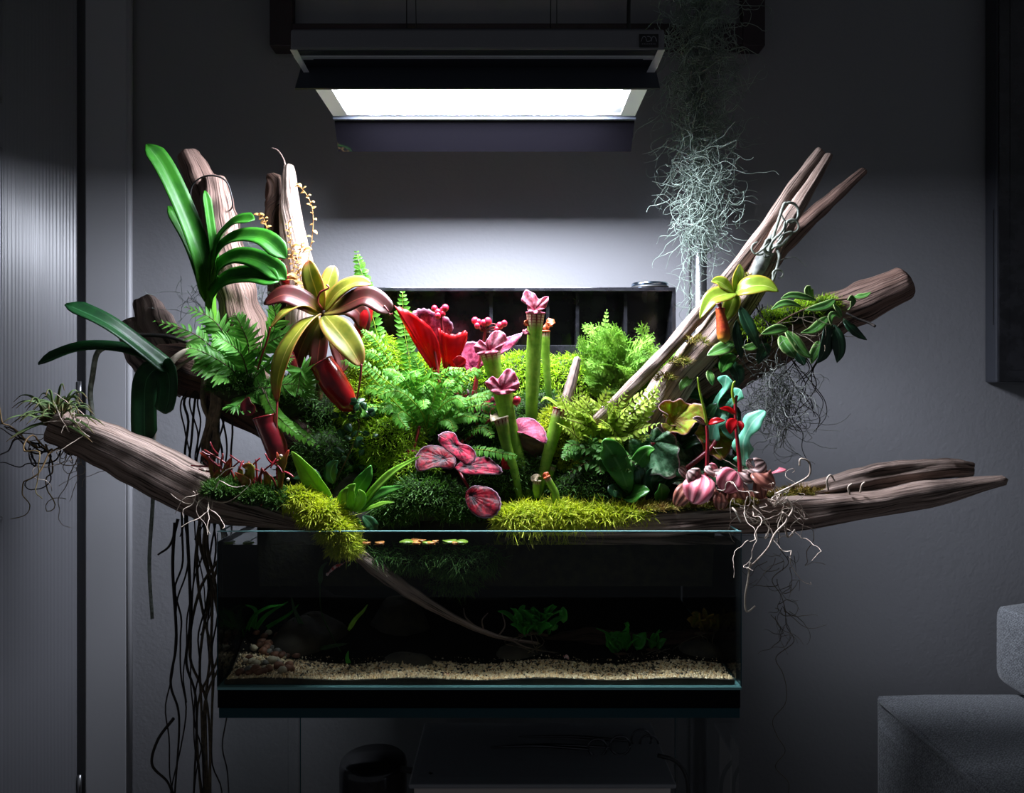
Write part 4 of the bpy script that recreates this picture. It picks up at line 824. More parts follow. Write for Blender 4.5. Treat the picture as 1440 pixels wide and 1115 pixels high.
for k in range(12):
    c = at(418+rs.randn()*8, 350+k*6, .985-k*.001); dr = unit(np.array([rs.choice([-1, 1])*1., -.5, .2])); l = rs.uniform(.010, .019)
    leafobj(np.array([c, c+dr*l*.5+[0, 0, .003], c+dr*l]), l*.6, G['gold'], gv, 'ovate', nh=(0, -.6, .8), fold=.35, n=8, nc=5, solid=.0004)
# ---------------- large pitcher plant ----------------
np_ = thing('pitcher_plant', 'large pitcher plant with broad olive leaves and hanging crimson pitchers', 'pitcher plant', at(455, 445, .95))
for P, wd, m, nh, fo in (
  ([(452, 438, .95), (445, 410, .945), (437, 385, .945), (434, 366, .95)], 30, 'nep', (-.2, -1, .1), .2),
  ([(455, 436, .95), (460, 405, .955), (466, 385, .96), (470, 374, .965)], 24, 'nep', (.2, -1, .1), .2),
  ([(456, 438, .95), (475, 412, .94), (500, 398, .935), (522, 400, .93)], 30, 'nep', (.1, -.75, .7), .2),
  ([(456, 440, .95), (480, 432, .93), (515, 418, .915), (540, 432, .91), (548, 440, .91)], 36, 'nep_red', (.05, -.85, .55), .2),
  ([(450, 440, .95), (430, 425, .935), (400, 415, .925), (371, 428, .92)], 34, 'nep_red', (-.05, -.9, .5), .15),
  ([(450, 440, .95), (425, 430, .93), (400, 440, .915), (380, 462, .91)], 16, 'nep', (-.3, -.7, .7), .3),
  ([(452, 442, .95), (430, 455, .925), (405, 490, .905), (392, 530, .90), (390, 566, .90)], 34, 'nep', (-.55, -.8, .3), .25),
  ([(457, 444, .95), (472, 462, .93), (492, 488, .915), (508, 515, .91)], 42, 'nep', (.35, -.9, .3), .25),
  ([(460, 440, .955), (485, 430, .96), (505, 440, .965), (515, 470, .97)], 34, 'nep_red', (.2, -.9, .3), .2),
  ([(448, 446, .96), (432, 470, .97), (420, 500, .975), (418, 520, .98)], 28, 'nep_red', (-.1, -1, .1), .2),
  ([(455, 450, .96), (450, 480, .955), (447, 505, .95), (448, 520, .95)], 26, 'nep_red', (0, -1, .1), .2),
  ([(465, 470, .965), (475, 490, .96), (482, 510, .955), (478, 525, .95)], 22, 'nep_red', (.1, -1, .1), .2)):
    leafobj(pts(P), px(wd, .93), G[m], np_, 'nep', nh=nh, fold=fo, n=20, nc=7, wave=.02, wf=2, solid=.0012)
tubeobj('stem', pts([(440, 620, .985), (450, 540, .97), (455, 480, .96), (455, 436, .95)]), [.006, .005, .004], G['stem_brown'], np_, 20, 10)
def nepitcher(parent, P, rad, mbody, lidpath=None, lidw=20, d=.92, lipr=.0013, name='pitcher'):
    mb = MB(); C, T, r = lathe_path(mb, pts(P), [px(x, d) for x in rad], 30, 20)
    pt = mb.build(name, [mbody], parent, solid=.0010)
    S_ = unit(np.cross(T[-1], [0, 1, .02])); N_ = np.cross(S_, T[-1]); an = np.linspace(0, 2*math.pi, 25)
    ring = C[-1]+(S_[None]*np.cos(an)[:, None]+N_[None]*np.sin(an)[:, None])*r[-1]
    mb = MB(); mb.tube(ring, lipr, 6, cap=False); mb.build('lip', G['lip'], pt)
    if lidpath: leafobj(pts(lidpath), px(lidw, d), G['pitcher_dark'], pt, 'ovate', name='lid', nh=(0, -.6, .8), fold=.2)
    return pt
nepitcher(np_, [(496, 577, .925), (490, 570, .925), (482, 557, .925), (470, 540, .925), (462, 527, .925), (456, 517, .925), (452, 511, .925)], [2, 13, 17, 19.5, 19, 17, 17], G['pitcher'], [(437, 522, .93), (436, 512, .93), (438, 503, .93)], 6)
nepitcher(np_, [(396, 655, .90), (392, 645, .90), (388, 628, .90), (381, 610, .90), (375, 597, .90), (372, 586, .90)], [2, 12, 14.5, 14.5, 13.5, 15], G['pitcher_dark'], [(352, 585, .905), (348, 570, .905), (350, 558, .905)], 20)
nepitcher(np_, [(402, 408, .99), (401, 398, .99), (398, 388, .99), (396, 376, .99)], [2, 7, 8, 7], G['pitcher'], [(396, 376, .99), (392, 368, .99), (398, 362, .99)], 12)
nepitcher(np_, [(505, 475, .975), (508, 460, .975), (512, 445, .975), (516, 425, .98)], [3, 11, 12, 10], G['pitcher'], [(510, 425, .98), (520, 415, .98), (530, 412, .98)], 20)
nepitcher(np_, [(413, 528, .96), (411, 518, .96), (408, 508, .96), (405, 498, .96)], [2, 8, 9, 8], G['pitcher_dark'], [(403, 498, .96), (398, 490, .96), (393, 486, .96)], 12)
for P in ([(508, 512, .91), (507, 530, .912), (503, 555, .92), (497, 577, .925)], [(390, 562, .90), (389, 590, .895), (390, 630, .895), (396, 655, .90)], [(546, 438, .91), (540, 430, .91), (548, 442, .91), (552, 441, .91)], [(380, 460, .91), (375, 480, .915), (368, 500, .92), (362, 520, .925)], [(455, 436, .95), (447, 425, .935), (450, 412, .93), (462, 405, .93), (459, 400, .93)]):
    tubeobj('tendril', pts(P), [.0016, .0011], G['tendril'], np_, 24, 6)
# green rosette by the water
cr = thing('crocodile_fern', 'small rosette of veined bright green leaves above the water', 'fern', at(495, 715, .89))
for P, wd, m, nh in (
  ([(470, 715, .885), (450, 690, .88), (430, 662, .875), (410, 634, .872)], 27, 'lanceleaf', (-.3, -1, .3)),
  ([(498, 700, .89), (505, 685, .885), (515, 670, .88), (522, 654, .88)], 22, 'broad', (.2, -1, .2)),
  ([(505, 718, .885), (525, 690, .875), (555, 662, .87), (592, 641, .865)], 13, 'lanceleaf', (.2, -.7, .7)),
  ([(505, 720, .885), (525, 700, .875), (545, 690, .87), (568, 684, .868)], 16, 'broad', (.1, -.8, .6)),
  ([(500, 722, .885), (520, 715, .875), (540, 708, .87), (555, 706, .868)], 9, 'lanceleaf', (.1, -.6, .8)),
  ([(495, 720, .88), (490, 705, .872), (492, 690, .868), (500, 680, .868)], 20, 'lanceleaf', (0, -1, .1)),
  ([(490, 720, .88), (482, 708, .872), (484, 694, .868), (490, 686, .866)], 15, 'lanceleaf', (-.2, -1, .1)),
  ([(498, 720, .88), (506, 708, .872), (508, 696, .868), (504, 688, .866)], 15, 'lanceleaf', (.2, -1, .1)),
  ([(480, 725, .885), (470, 715, .88), (462, 705, .88), (455, 695, .88)], 16, 'broad', (-.2, -1, .3)),
  ([(500, 725, .885), (502, 740, .876), (502, 752, .874), (502, 760, .874)], 14, 'broad', (0, -1, 0)),
  ([(510, 725, .885), (520, 735, .88), (525, 742, .88), (526, 748, .88)], 18, 'broad_dk', (.2, -1, .2)),
  ([(450, 690, .9), (440, 672, .9), (425, 668, .9), (410, 672, .9)], 24, 'broad_dk', (0, -1, .4)),
  ([(470, 680, .91), (465, 668, .91), (468, 655, .91), (476, 648, .91)], 20, 'broad_dk', (0, -1, .2))):
    leafobj(pts(P), px(wd, .88), G[m], cr, 'lance', nh=nh, fold=.25, n=16, nc=5, wave=.05, wf=3)
# little dark round leaves under the big pitcher
cl = thing('creeping_fig', 'creeping plant with small round dark leaves beneath the large crimson pitcher', 'creeper', at(500, 590, .93))
tubeobj('stem', pts([(495, 570, .935), (505, 600, .93), (490, 640, .925), (470, 680, .93)]), .0008, G['stem_brown'], cl)
for k in range(44):
    c = at(rs.uniform(470, 525), rs.uniform(562, 660), rs.uniform(.915, .935)); dr = unit(rs.randn(3)*[1, .4, .8]); l = rs.uniform(.009, .014)
    leafobj(np.array([c, c+dr*l*.5, c+dr*l]), l*.75, G['broad_dk'], cl, 'ovate', nh=unit(np.array([0, -.8, .5])+rs.randn(3)*.3), fold=.15, n=6, nc=3, solid=.0004)
# faint hair moss behind the trunk
mb = MB()
for i in range(90): curly(mb, at(rs.uniform(325, 385), rs.uniform(330, 460), 1.03), rs.uniform(.03, .08), .0004, rs, 14, (0, 0, -1), 1.0, 3, .8)
for i in range(24): curly(mb, at(rs.uniform(250, 290), rs.uniform(385, 440), 1.03), rs.uniform(.03, .07), .0004, rs, 14, (0, 0, -1), 1.2, 3, .85)
tag(mb.build('wispy_air_moss', G['usnea']), 'wispy pale air moss behind the forked trunk', 'air moss', kind='stuff')
# ---------------- plants in the middle ----------------
rs = np.random.RandomState(23)
extra = []
for i in range(22):
    an = rs.uniform(.25, 2.9); ln = rs.uniform(45, 115); bx_, by_ = 600+rs.randn()*14, 600+rs.randn()*10; tx, ty = bx_+math.cos(an)*ln*1.0, by_-math.sin(an)*ln*.9+12; dd = rs.uniform(.91, .96)
    extra.append(([(bx_, by_, .96), (bx_*.6+tx*.4, by_*.5+ty*.5-12, .955), (bx_*.2+tx*.8, by_*.12+ty*.88-10, (dd+.95)/2), (tx, ty+8, dd)],))
fern('button_fern', 'fresh green fern with narrow arching fronds of tiny round leaflets beside the red begonia', 'fern', at(575, 600, .97), [
  ([(545, 560, .985), (532, 480, .985), (515, 410, .985), (501, 352, .985)], dict(L0=px(15), pw=.6, pairs=34)),
  ([(575, 560, .985), (576, 510, .99), (568, 460, .995), (566, 406, 1.0)], dict(L0=px(15), pw=.6, pairs=24)),
  ([(590, 600, .96), (545, 555, .94), (505, 512, .925), (478, 508, .915)],),
  ([(600, 605, .955), (570, 560, .935), (530, 525, .92), (500, 500, .915)],),
  ([(585, 590, .965), (560, 530, .955), (530, 480, .95), (508, 463, .945)],),
  ([(600, 600, .96), (592, 560, .95), (590, 525, .945), (582, 500, .945)],),
  ([(600, 600, .96), (575, 545, .945), (555, 525, .935), (538, 520, .93)],),
  ([(610, 600, .96), (625, 560, .945), (640, 530, .94), (646, 528, .935)],),
  ([(605, 600, .96), (610, 560, .945), (625, 525, .94), (652, 518, .935)],),
  ([(620, 600, .955), (650, 570, .94), (680, 555, .93), (694, 552, .925)],),
  ([(612, 605, .955), (635, 575, .94), (665, 560, .93), (690, 558, .925)],),
  ([(595, 600, .955), (570, 580, .935), (560, 585, .92), (575, 605, .91)],),
  ([(585, 600, .955), (570, 560, .94), (545, 545, .93), (535, 560, .92)],),
  ([(600, 602, .955), (605, 575, .94), (612, 550, .935), (600, 535, .93)],),
  ([(615, 600, .955), (635, 590, .94), (655, 585, .93), (670, 590, .92)],),
  ([(600, 600, .95), (590, 575, .93), (560, 550, .92), (520, 560, .915)],),
  ([(640, 640, .935), (670, 632, .92), (700, 636, .91), (728, 642, .905)],),
  ([(570, 590, .965), (545, 520, .96), (520, 495, .955), (500, 520, .95)],),
  ([(600, 595, .955), (622, 570, .94), (642, 560, .93), (655, 572, .92)],)]+extra,
  [G['boston'], G['sela']], L0=px(10.5), pairs=22, pw=.42, ang=82, droop=.3, shape='strap', lobe=1, rr=.0006)
# red and pink begonia
bg = thing('rex_begonia', 'begonia with crimson and pink scalloped leaves and coral bud clusters', 'begonia', at(660, 640, .97))
U2 = [G['rex_pale'], G['rex_under']]
def stemto(P, r=(.0022, .0016), m='stem_red'): tubeobj('petiole', pts(P), list(r), G[m], bg, 20, 7)
UN = G['rex_under']
polyleaf(bg, [(576, 444), (586, 437), (600, 435), (613, 440), (630, 448), (637, 462), (626, 480), (619, 502), (612, 520), (596, 480)], (613, 515), .995, -.03, G['rex_pale'], .05, .04, seed=1)
polyleaf(bg, [(555, 431), (572, 437), (592, 450), (609, 466), (618, 490), (619, 508), (613, 526), (601, 512), (585, 488), (570, 460)], (613, 522), .98, -.02, UN, .10, .03, seed=2, side=.03)
polyleaf(bg, [(617, 461), (625, 468), (640, 471), (656, 466), (655, 482), (646, 502), (633, 545), (625, 520), (619, 490)], (632, 540), .97, -.02, UN, .12, .05, seed=3)
polyleaf(bg, [(647, 492), (658, 482), (674, 483), (686, 494), (685, 508), (674, 518), (658, 522), (650, 508)], (664, 517), .985, .02, G['rex_pale'], .06, .04, seed=4)
polyleaf(bg, [(683, 497), (690, 486), (704, 479), (733, 469), (724, 485), (708, 497), (696, 502)], (688, 500), .975, .05, G['rex_pale'], .06, .05, seed=5)
polyleaf(bg, [(632, 552), (642, 543), (655, 546), (660, 556), (650, 568), (636, 566)], (636, 560), .96, .05, G['rex_dk'], .08, .05, seed=6)
polyleaf(bg, [(676, 570), (684, 560), (698, 560), (700, 572), (690, 582), (678, 580)], (694, 566), .955, .04, G['rex'], .08, .05, seed=7)
polyleaf(bg, [(636, 506), (646, 500), (655, 506), (652, 516), (642, 520)], (642, 516), .965, .0, UN, .08, .05, seed=17)
# lower tier
polyleaf(bg, [(565, 641), (575, 632), (588, 637), (588, 652), (574, 660), (566, 652)], (587, 640), .925, .05, G['rex_dk'], .08, .04, seed=10)
polyleaf(bg, [(585, 642), (594, 631), (614, 627), (633, 635), (641, 648), (636, 659), (614, 658), (588, 662)], (624, 645), .912, .07, G['rex_dk'], .06, .04, seed=9)
polyleaf(bg, [(638, 658), (655, 647), (682, 643), (698, 653), (705, 665), (684, 668), (652, 666)], (652, 657), .905, .07, G['rex'], .05, .04, seed=11)
polyleaf(bg, [(617, 613), (628, 607), (640, 611), (646, 622), (658, 627), (668, 636), (668, 648), (658, 655), (645, 646), (630, 635), (618, 623)], (641, 627), .898, .05, G['rex'], .08, .06, seed=8)
polyleaf(bg, [(655, 692), (668, 684), (685, 686), (700, 696), (704, 712), (696, 725), (678, 729), (662, 719), (655, 705)], (661, 697), .885, .05, G['rex_dk'], .10, .05, seed=12)
polyleaf(bg, [(721, 594), (735, 588), (752, 592), (765, 605), (768, 623), (755, 619), (740, 611), (727, 609)], (727, 606), .925, .07, G['rex_pale'], .08, .04, seed=13)
polyleaf(bg, [(727, 610), (742, 613), (766, 624), (758, 640), (740, 642), (729, 630)], (728, 614), .93, -.04, G['stem_brown'], .08, .04, seed=15)
polyleaf(bg, [(705, 645), (714, 640), (722, 650), (716, 660), (706, 657)], (710, 652), .915, .03, UN, .08, .06, seed=14)
for P in ([(622, 640, .97), (620, 560, .98), (614, 510, .985), (610, 488, .985)], [(640, 640, .965), (640, 560, .975), (632, 500, .975)], [(650, 640, .965), (668, 560, .98), (672, 505, .985)], [(652, 640, .965), (640, 560, .965), (633, 520, .97), (622, 460, .975), (621, 448, .975)], [(655, 620, .965), (664, 560, .97), (676, 500, .975), (682, 468, .975), (680, 460, .975)], [(655, 620, .95), (690, 590, .94), (714, 570, .935), (728, 560, .93)], [(650, 620, .945), (648, 628, .92), (646, 636, .905)], [(640, 640, .94), (625, 640, .92), (618, 648, .915)], [(640, 650, .94), (650, 670, .91), (664, 695, .895)], [(590, 600, .95), (585, 620, .94), (578, 644, .93)], [(672, 600, .95), (668, 580, .955), (676, 560, .955)]):
    stemto(P)
def buds(cx_, cy_, d, lst):
    for (dx, dy, r_) in lst:
        c = at(cx_+dx, cy_+dy, d+rs.uniform(-.008, .008)); rr_ = px(r_, d); an = np.linspace(.02, math.pi-.02, 9); th = np.linspace(0, 2*math.pi, 14, endpoint=False)
        V = c+rr_*np.stack(np.broadcast_arrays(np.sin(an)[:, None]*np.cos(th)[None], np.sin(an)[:, None]*np.sin(th)[None], np.cos(an)[:, None]*1.1), -1)
        mb = MB(); mb.grid(V, None, 0, wrap=True); mb.build('bud', G['berry'], bg)
        tubeobj('bud_stalk', np.array([c, at(cx_, cy_+10, d)]), .0006, G['stem_red'], bg, 4, 5)
buds(620, 440, .975, [(-9, -6, 4.5), (-4, -1, 4.5), (2, -5, 3.5), (6, -7, 5), (-4, 4, 4.5), (3, 1, 4)])
buds(676, 455, .975, [(-8, -4, 5), (-3, -2, 4.5), (4, -1, 4.5), (10, -3, 5.5), (-5, 3, 4), (27, 3, 5), (23, 8, 4), (24, 14, 4.5), (33, 0, 4.5)])
buds(727, 563, .925, [(0, 0, 5.5), (-2, 2, 4.5)])
tubeobj('bud_stalk', pts([(680, 462, .975), (692, 455, .975), (703, 460, .975)]), .0008, G['stem_red'], bg, 8, 5)
# trumpet pitchers
sr = thing('trumpet_pitchers', 'cluster of tall green trumpet pitchers with frilled red veined hoods', 'pitcher plant', at(740, 705, .92))
def trumpet(P, rad, d, hood, hm='hood', hw=26, lip=True):
    mb = MB(); C, T, r = lathe_path(mb, pts(P), [px(x, d) for x in rad], 30, 18, 0, .8); pt = mb.build('trumpet', [G['sarr']], sr, solid=.0008)
    if lip:
        S_ = unit(np.cross(T[-1], [0, 1, .02])); N_ = np.cross(S_, T[-1]); an = np.linspace(0, 2*math.pi, 21)
        mb = MB(); mb.tube(C[-1]+(S_[None]*np.cos(an)[:, None]+N_[None]*np.sin(an)[:, None]*.8)*r[-1], .0013, 6, cap=False); mb.build('lip', G[hm], pt)
    if hood:
        mb = MB(); leaf(mb, pts(hood), px(hw, d), 'obov', (0, -.8, .6), -.25, 16, 9, wave=.22, wf=3.0); mb.build('hood', G[hm], pt, solid=.0008)
trumpet([(747, 600, .965), (748, 560, .962), (750, 510, .96), (752, 465, .958), (753, 440, .957)], [7.5, 8.5, 10, 10, 12.5], .96, None, 'hood', 20)
trumpet([(744, 700, .925), (735, 660, .925), (722, 620, .925), (712, 580, .925), (707, 550, .925), (706, 540, .925)], [5, 7, 9.5, 11.5, 13, 17], .925, None, 'hood', 20)
trumpet([(722, 640, .945), (712, 590, .945), (701, 545, .945), (692, 510, .945), (688, 490, .945)], [5, 7.5, 10, 12, 16], .945, None, 'hood', 20)
trumpet([(731, 700, .915), (724, 665, .915), (712, 625, .915), (707, 600, .915), (704, 588, .915)], [4, 5.5, 7, 9, 10], .915, [(704, 598, .922), (703, 588, .925), (698, 586, .915), (694, 592, .905)], 'hood_w', 18)
trumpet([(756, 700, .92), (764, 665, .922), (776, 620, .925), (784, 590, .927), (788, 576, .928)], [5, 6.5, 8.5, 9.5, 10], .925, None, 'lip')
leafobj(pts([(790, 580, .935), (783, 570, .933), (768, 560, .93), (760, 566, .93)]), px(7), G['sela'], sr, 'lance', name='hood', nh=(0, -.6, .8))
trumpet([(771, 690, .925), (773, 670, .925), (777, 655, .925)], [4, 4.5, 4.5], .925, None, 'sarr')
trumpet([(755, 700, .905), (754, 688, .905), (755, 676, .905)], [3, 4.5, 5], .905, [(754, 680, .91), (752, 673, .91), (757, 670, .9)], 'hood_w', 14)
trumpet([(784, 714, .895), (781, 695, .895), (774, 680, .895), (769, 671, .895)], [5, 5, 4.5, 4], .895, [(770, 675, .9), (767, 669, .9), (771, 665, .895)], 'hood_o', 9)
trumpet([(772, 560, .985), (768, 510, .985), (766, 480, .985), (766, 466, .985)], [4, 5, 7, 7], .985, [(766, 470, .99), (768, 460, .99), (774, 452, .985), (776, 458, .98)], 'hood_o', 14)
leafobj(pts([(746, 458, .955), (740, 455, .952), (737, 452, .95)]), px(10), G['hood_o'], sr, 'obov', name='hood', nh=(0, -.8, .6), wave=.2)
leafobj(pts([(746, 470, .955), (740, 467, .952), (738, 470, .95)]), px(10), G['hood'], sr, 'obov', name='hood', nh=(0, -.8, .6), wave=.2)
for O_, pt_, d_ in (([(737, 426), (741, 415), (750, 417), (757, 424), (767, 421), (765, 432), (759, 437), (752, 441), (745, 438), (743, 430)], (752, 436), .95), ([(687, 541), (694, 534), (702, 536), (708, 528), (716, 525), (723, 535), (725, 545), (717, 551), (706, 554), (695, 551)], (706, 548), .912), ([(671, 490), (677, 482), (684, 484), (690, 475), (700, 471), (708, 480), (702, 490), (695, 497), (684, 497), (675, 498)], (689, 493), .932)):
    polyleaf(sr, [(pt_[0]+(x-pt_[0])*1.25, pt_[1]+(y-pt_[1])*1.25) for x, y in O_], pt_, d_, .02, G['hood_net'], .12, .13, 'hood', 9, 1)
for P in ([(735, 700, .92), (720, 680, .925), (708, 660, .93)], [(748, 705, .92), (752, 680, .925), (756, 640, .93)], [(765, 700, .92), (760, 660, .93), (766, 630, .935)]):
    leafobj(pts(P), px(7), G['broad'], sr, 'spike', name='phyllode', nh=(0, -1, .2), fold=.4)
# fluffy fern and maidenhair
fl = []
for i in range(40):
    bx_ = rs.uniform(845, 930); by_ = rs.uniform(540, 570); tx = rs.uniform(815, 975); ty = 440+abs(tx-890)*.25+rs.uniform(0, 80); dd = rs.uniform(.98, 1.04)
    fl.append(([(bx_, by_, 1.03), ((bx_*.6+tx*.4), (by_*.55+ty*.45)-8, (1.03+dd)/2), (bx_*.25+tx*.75, by_*.2+ty*.8-6, dd), (tx, ty+4, dd-.012)],))
for i in range(16):
    bx_ = rs.uniform(840, 880); tx = rs.uniform(812, 862); ty = rs.uniform(470, 555)
    fl.append(([(bx_, 560, 1.02), (bx_*.5+tx*.5, 560*.5+ty*.5-14, 1.01), (tx, ty, rs.uniform(.985, 1.01))],))
fl += [([(850, 540, 1.03), (845, 500, 1.03), (850, 460, 1.035), (854, 432, 1.04)], dict(L0=px(11), bip=0, lobe=1, pw=.7)), ([(860, 520, 1.02), (850, 480, 1.02), (835, 465, 1.02), (818, 458, 1.02)],)]
fern('fluffy_fern', 'dense lime green fluffy fern against the black planter wall', 'fern', at(880, 560, 1.03), fl, [G['fluffy'], G['fluffy']], L0=px(23, 1.0), pairs=13, ang=60, bip=4, shape='sin', droop=.1, rr=.0005)
mh = []
for i in range(52):
    bx_ = rs.uniform(805, 890); by_ = rs.uniform(625, 655); tx = rs.uniform(780, 940); ty = rs.uniform(538, 635)-max(0, tx-850)*.25; dd = rs.uniform(.885, .935)
    mh.append(([(bx_, by_, .94), (bx_*.5+tx*.5+5, by_*.5+ty*.5-8, .93), (tx, ty, dd)],))
fern('maidenhair_fern', 'yellow green maidenhair fern at the foot of the slanting driftwood', 'fern', at(850, 650, .94), mh, [G['sela'], G['stem_brown']], L0=px(16), pairs=11, pw=.5, ang=70, lobe=1, shape='sin', droop=.2, rr=.0005, start=.3)
mh = []
for i in range(22):
    bx_ = rs.uniform(810, 890); tx = rs.uniform(785, 905); ty = rs.uniform(625, 675)
    mh.append(([(bx_, 655, .93), (bx_*.5+tx*.5, 640*.5+ty*.5-8, .915), (tx, ty, rs.uniform(.89, .91))],))
fern('shaded_maidenhair_fern', 'low pale green maidenhair sprays above the rim moss', 'fern', at(845, 660, .93), mh, [G['sela_dk'], G['stem_brown']], L0=px(17), pairs=8, pw=.5, ang=70, lobe=1, shape='sin', droop=.2, rr=.0005, start=.3)
# ---------------- plants on the right ----------------
rs = np.random.RandomState(37)
bn = thing('strap_fern', 'broad dark green strap leaved fern beside the rim moss', 'fern', at(890, 700, .91))
for P, wd, m, nh in (
  ([(885, 695, .91), (875, 665, .90), (862, 640, .90), (852, 626, .893), (846, 622, .888)], 36, 'broad', (-.2, -1, .3)),
  ([(890, 690, .915), (893, 660, .905), (903, 642, .90), (912, 634, .893), (921, 632, .886)], 24, 'broad', (.3, -.9, .4)),
  ([(880, 700, .91), (890, 697, .90), (902, 692, .893), (914, 690, .888)], 30, 'broad', (.1, -.7, .7)),
  ([(930, 706, .91), (930, 697, .902), (930, 688, .896), (928, 680, .892)], 24, 'broad', (.1, -.9, .4)),
  ([(900, 690, .92), (900, 675, .91), (898, 660, .905), (896, 655, .9)], 18, 'broad_dk', (0, -1, .2)),
  ([(910, 690, .92), (920, 670, .91), (940, 660, .905), (962, 672, .9)], 24, 'broad_dk', (0, -.8, .6)),
  ([(920, 695, .92), (915, 680, .91), (920, 665, .905), (925, 660, .9)], 24, 'broad_dk', (0, -1, .2)),
  ([(930, 690, .92), (940, 672, .91), (960, 668, .905), (985, 676, .9)], 22, 'broad_dk', (0, -.8, .6)),
  ([(880, 700, .91), (868, 692, .9), (862, 690, .895), (866, 700, .89)], 20, 'broad_dk', (0, -.8, .6))):
    leafobj(pts(P), px(wd, .9), G[m], bn, 'lance', nh=nh, fold=.2, n=18, nc=5, wave=.05, wf=2, solid=.001)
rb = thing('ruffled_begonia', 'begonia with ruffled green leaves on hairy red stalks below the forked driftwood', 'begonia', at(960, 690, .95))
rexleaf(rb, at(949, 592, .93), px(40), at(985, 585, .92)-at(949, 592, .93), (.1, -.8, .6), [G['ruffle2']], cup=.25, fold=.1, seed=3, wav=.14, sinus=.3)
rexleaf(rb, at(946, 590, .93), px(30), at(925, 572, .92)-at(946, 590, .93), (-.1, -.8, .6), [G['ruffle2']], cup=.25, fold=.1, seed=5, wav=.16, sinus=.3)
rexleaf(rb, at(918, 622, .915), px(50), at(930, 642, .90)-at(912, 612, .915), (-.2, -.9, .35), [G['ruffle3']], cup=-.1, seed=6, wav=.16, sinus=.3)
rexleaf(rb, at(1005, 610, .965), px(40), at(1010, 640, .95)-at(1005, 610, .965), (.1, -.9, .4), [G['ruffle2']], cup=.1, seed=7, wav=.12, sinus=.4)
rexleaf(rb, at(1015, 660, .955), px(48), at(1040, 668, .94)-at(1015, 660, .955), (0, -.7, .7), [G['ruffle3']], cup=.1, seed=8, wav=.12, sinus=.4)
rexleaf(rb, at(975, 650, .965), px(50), at(960, 670, .95)-at(975, 650, .965), (0, -.8, .6), [G['ruffle3']], cup=.1, seed=9, wav=.12, sinus=.4)
for P in ([(945, 650, .945), (946, 625, .94), (948, 605, .935), (949, 592, .93)], [(935, 680, .94), (970, 655, .94), (1000, 630, .945), (1008, 615, .955)], [(920, 680, .94), (918, 650, .92), (918, 622, .915)]):
    tubeobj('stalk', pts(P), [.0034, .0030], G['stem_red'], rb, 16, 8)
dk = thing('dark_foliage', 'shadowy broad leaved plant behind the red stemmed peperomia', 'plant', at(1000, 650, .98))
for i in range(34):
    bx_ = rs.uniform(955, 1050); by_ = rs.uniform(560, 690); an = rs.uniform(-.6, 3.7); ln = rs.uniform(30, 52); d = rs.uniform(.965, 1.0)
    ex_, ey_ = bx_+math.cos(an)*ln, by_-math.sin(an)*ln*.7
    if ex_ > 1058: ex_ = 1040
    leafobj(pts([(bx_, by_, d), ((bx_+ex_)/2, (by_+ey_)/2-5, d-.012), (ex_, ey_, d-.018)]), px(rs.uniform(16, 28)), G['broad_dk'], dk, 'ovate', nh=unit(np.array([0, -.8, .5])+rs.randn(3)*.25), fold=.2, n=9)
bl = thing('blue_fern', 'blue green fern with wavy lobed blades beside the red stems', 'fern', at(1030, 660, .95))
for P, wd, lo in (([(1045, 655, .905), (1046, 640, .9), (1046, 620, .893), (1058, 595, .885), (1076, 578, .88)], 24, 3), ([(1003, 598, .955), (1008, 570, .95), (1018, 548, .92), (1022, 528, .91)], 20, 2.5), ([(1004, 600, .955), (1020, 580, .945), (1034, 562, .92), (1042, 548, .91)], 18, 2.5), ([(1000, 620, .955), (1005, 600, .95), (1016, 585, .945), (1025, 580, .94)], 22, 2)):
    leafobj(pts(P), px(wd, .93), G['blue'], bl, 'strap', nh=(-.5, -.7, .6), fold=.1, n=26, lobes=lo, wave=.06, wf=2)
leafobj(pts([(1052, 610, .945), (1030, 605, .945), (1010, 590, .95)]), px(26), G['blue'], bl, 'lance', nh=(0, -1, .1))
tubeobj('rhizome', pts([(1046, 652, .94), (1040, 680, .935), (1030, 700, .93)]), .0014, G['stem_brown'], bl, 10)
# striped peperomia
pp = thing('striped_peperomia', 'low peperomia with pink and bronze striped leaves on the flat plank', 'peperomia', at(1020, 705, .87))
main = [(986, 694, 44, 'pep_p', (-.5, -1, .25), (988, 668), (974, 708)), (1030, 676, 40, 'pep_p', (.1, -1, .3), (1036, 664), (1018, 692)), (962, 694, 26, 'pep_b', (-.3, -1, .2), (972, 680), (950, 712)), (1078, 670, 34, 'pep_b', (.2, -.9, .5), (1062, 662), (1090, 682)), (972, 672, 26, 'pep_g', (-.3, -.9, .4), (985, 678), (968, 662)), (1010, 664, 24, 'pep_g', (0, -.7, .8), (1000, 662), (1024, 668)), (1050, 668, 28, 'pep_g', (.1, -.8, .6), (1042, 662), (1060, 674)), (1066, 655, 26, 'pep_g', (.2, -.8, .5), (1056, 662), (1076, 650)), (1035, 702, 28, 'pep_b', (.1, -1, .1), (1040, 688), (1030, 714)), (1014, 706, 22, 'pep_b', (0, -1, .1), (1014, 694), (1014, 718)), (1000, 662, 20, 'pep_g', (-.1, -.7, .7), (1008, 666), (992, 656)), (1046, 690, 24, 'pep_b', (.2, -1, .1), (1044, 680), (1050, 702)), (1000, 690, 22, 'pep_b', (0, -1, .1), (1000, 680), (1000, 704)), (1070, 690, 24, 'pep_b', (.2, -1, 0), (1068, 678), (1072, 702))]
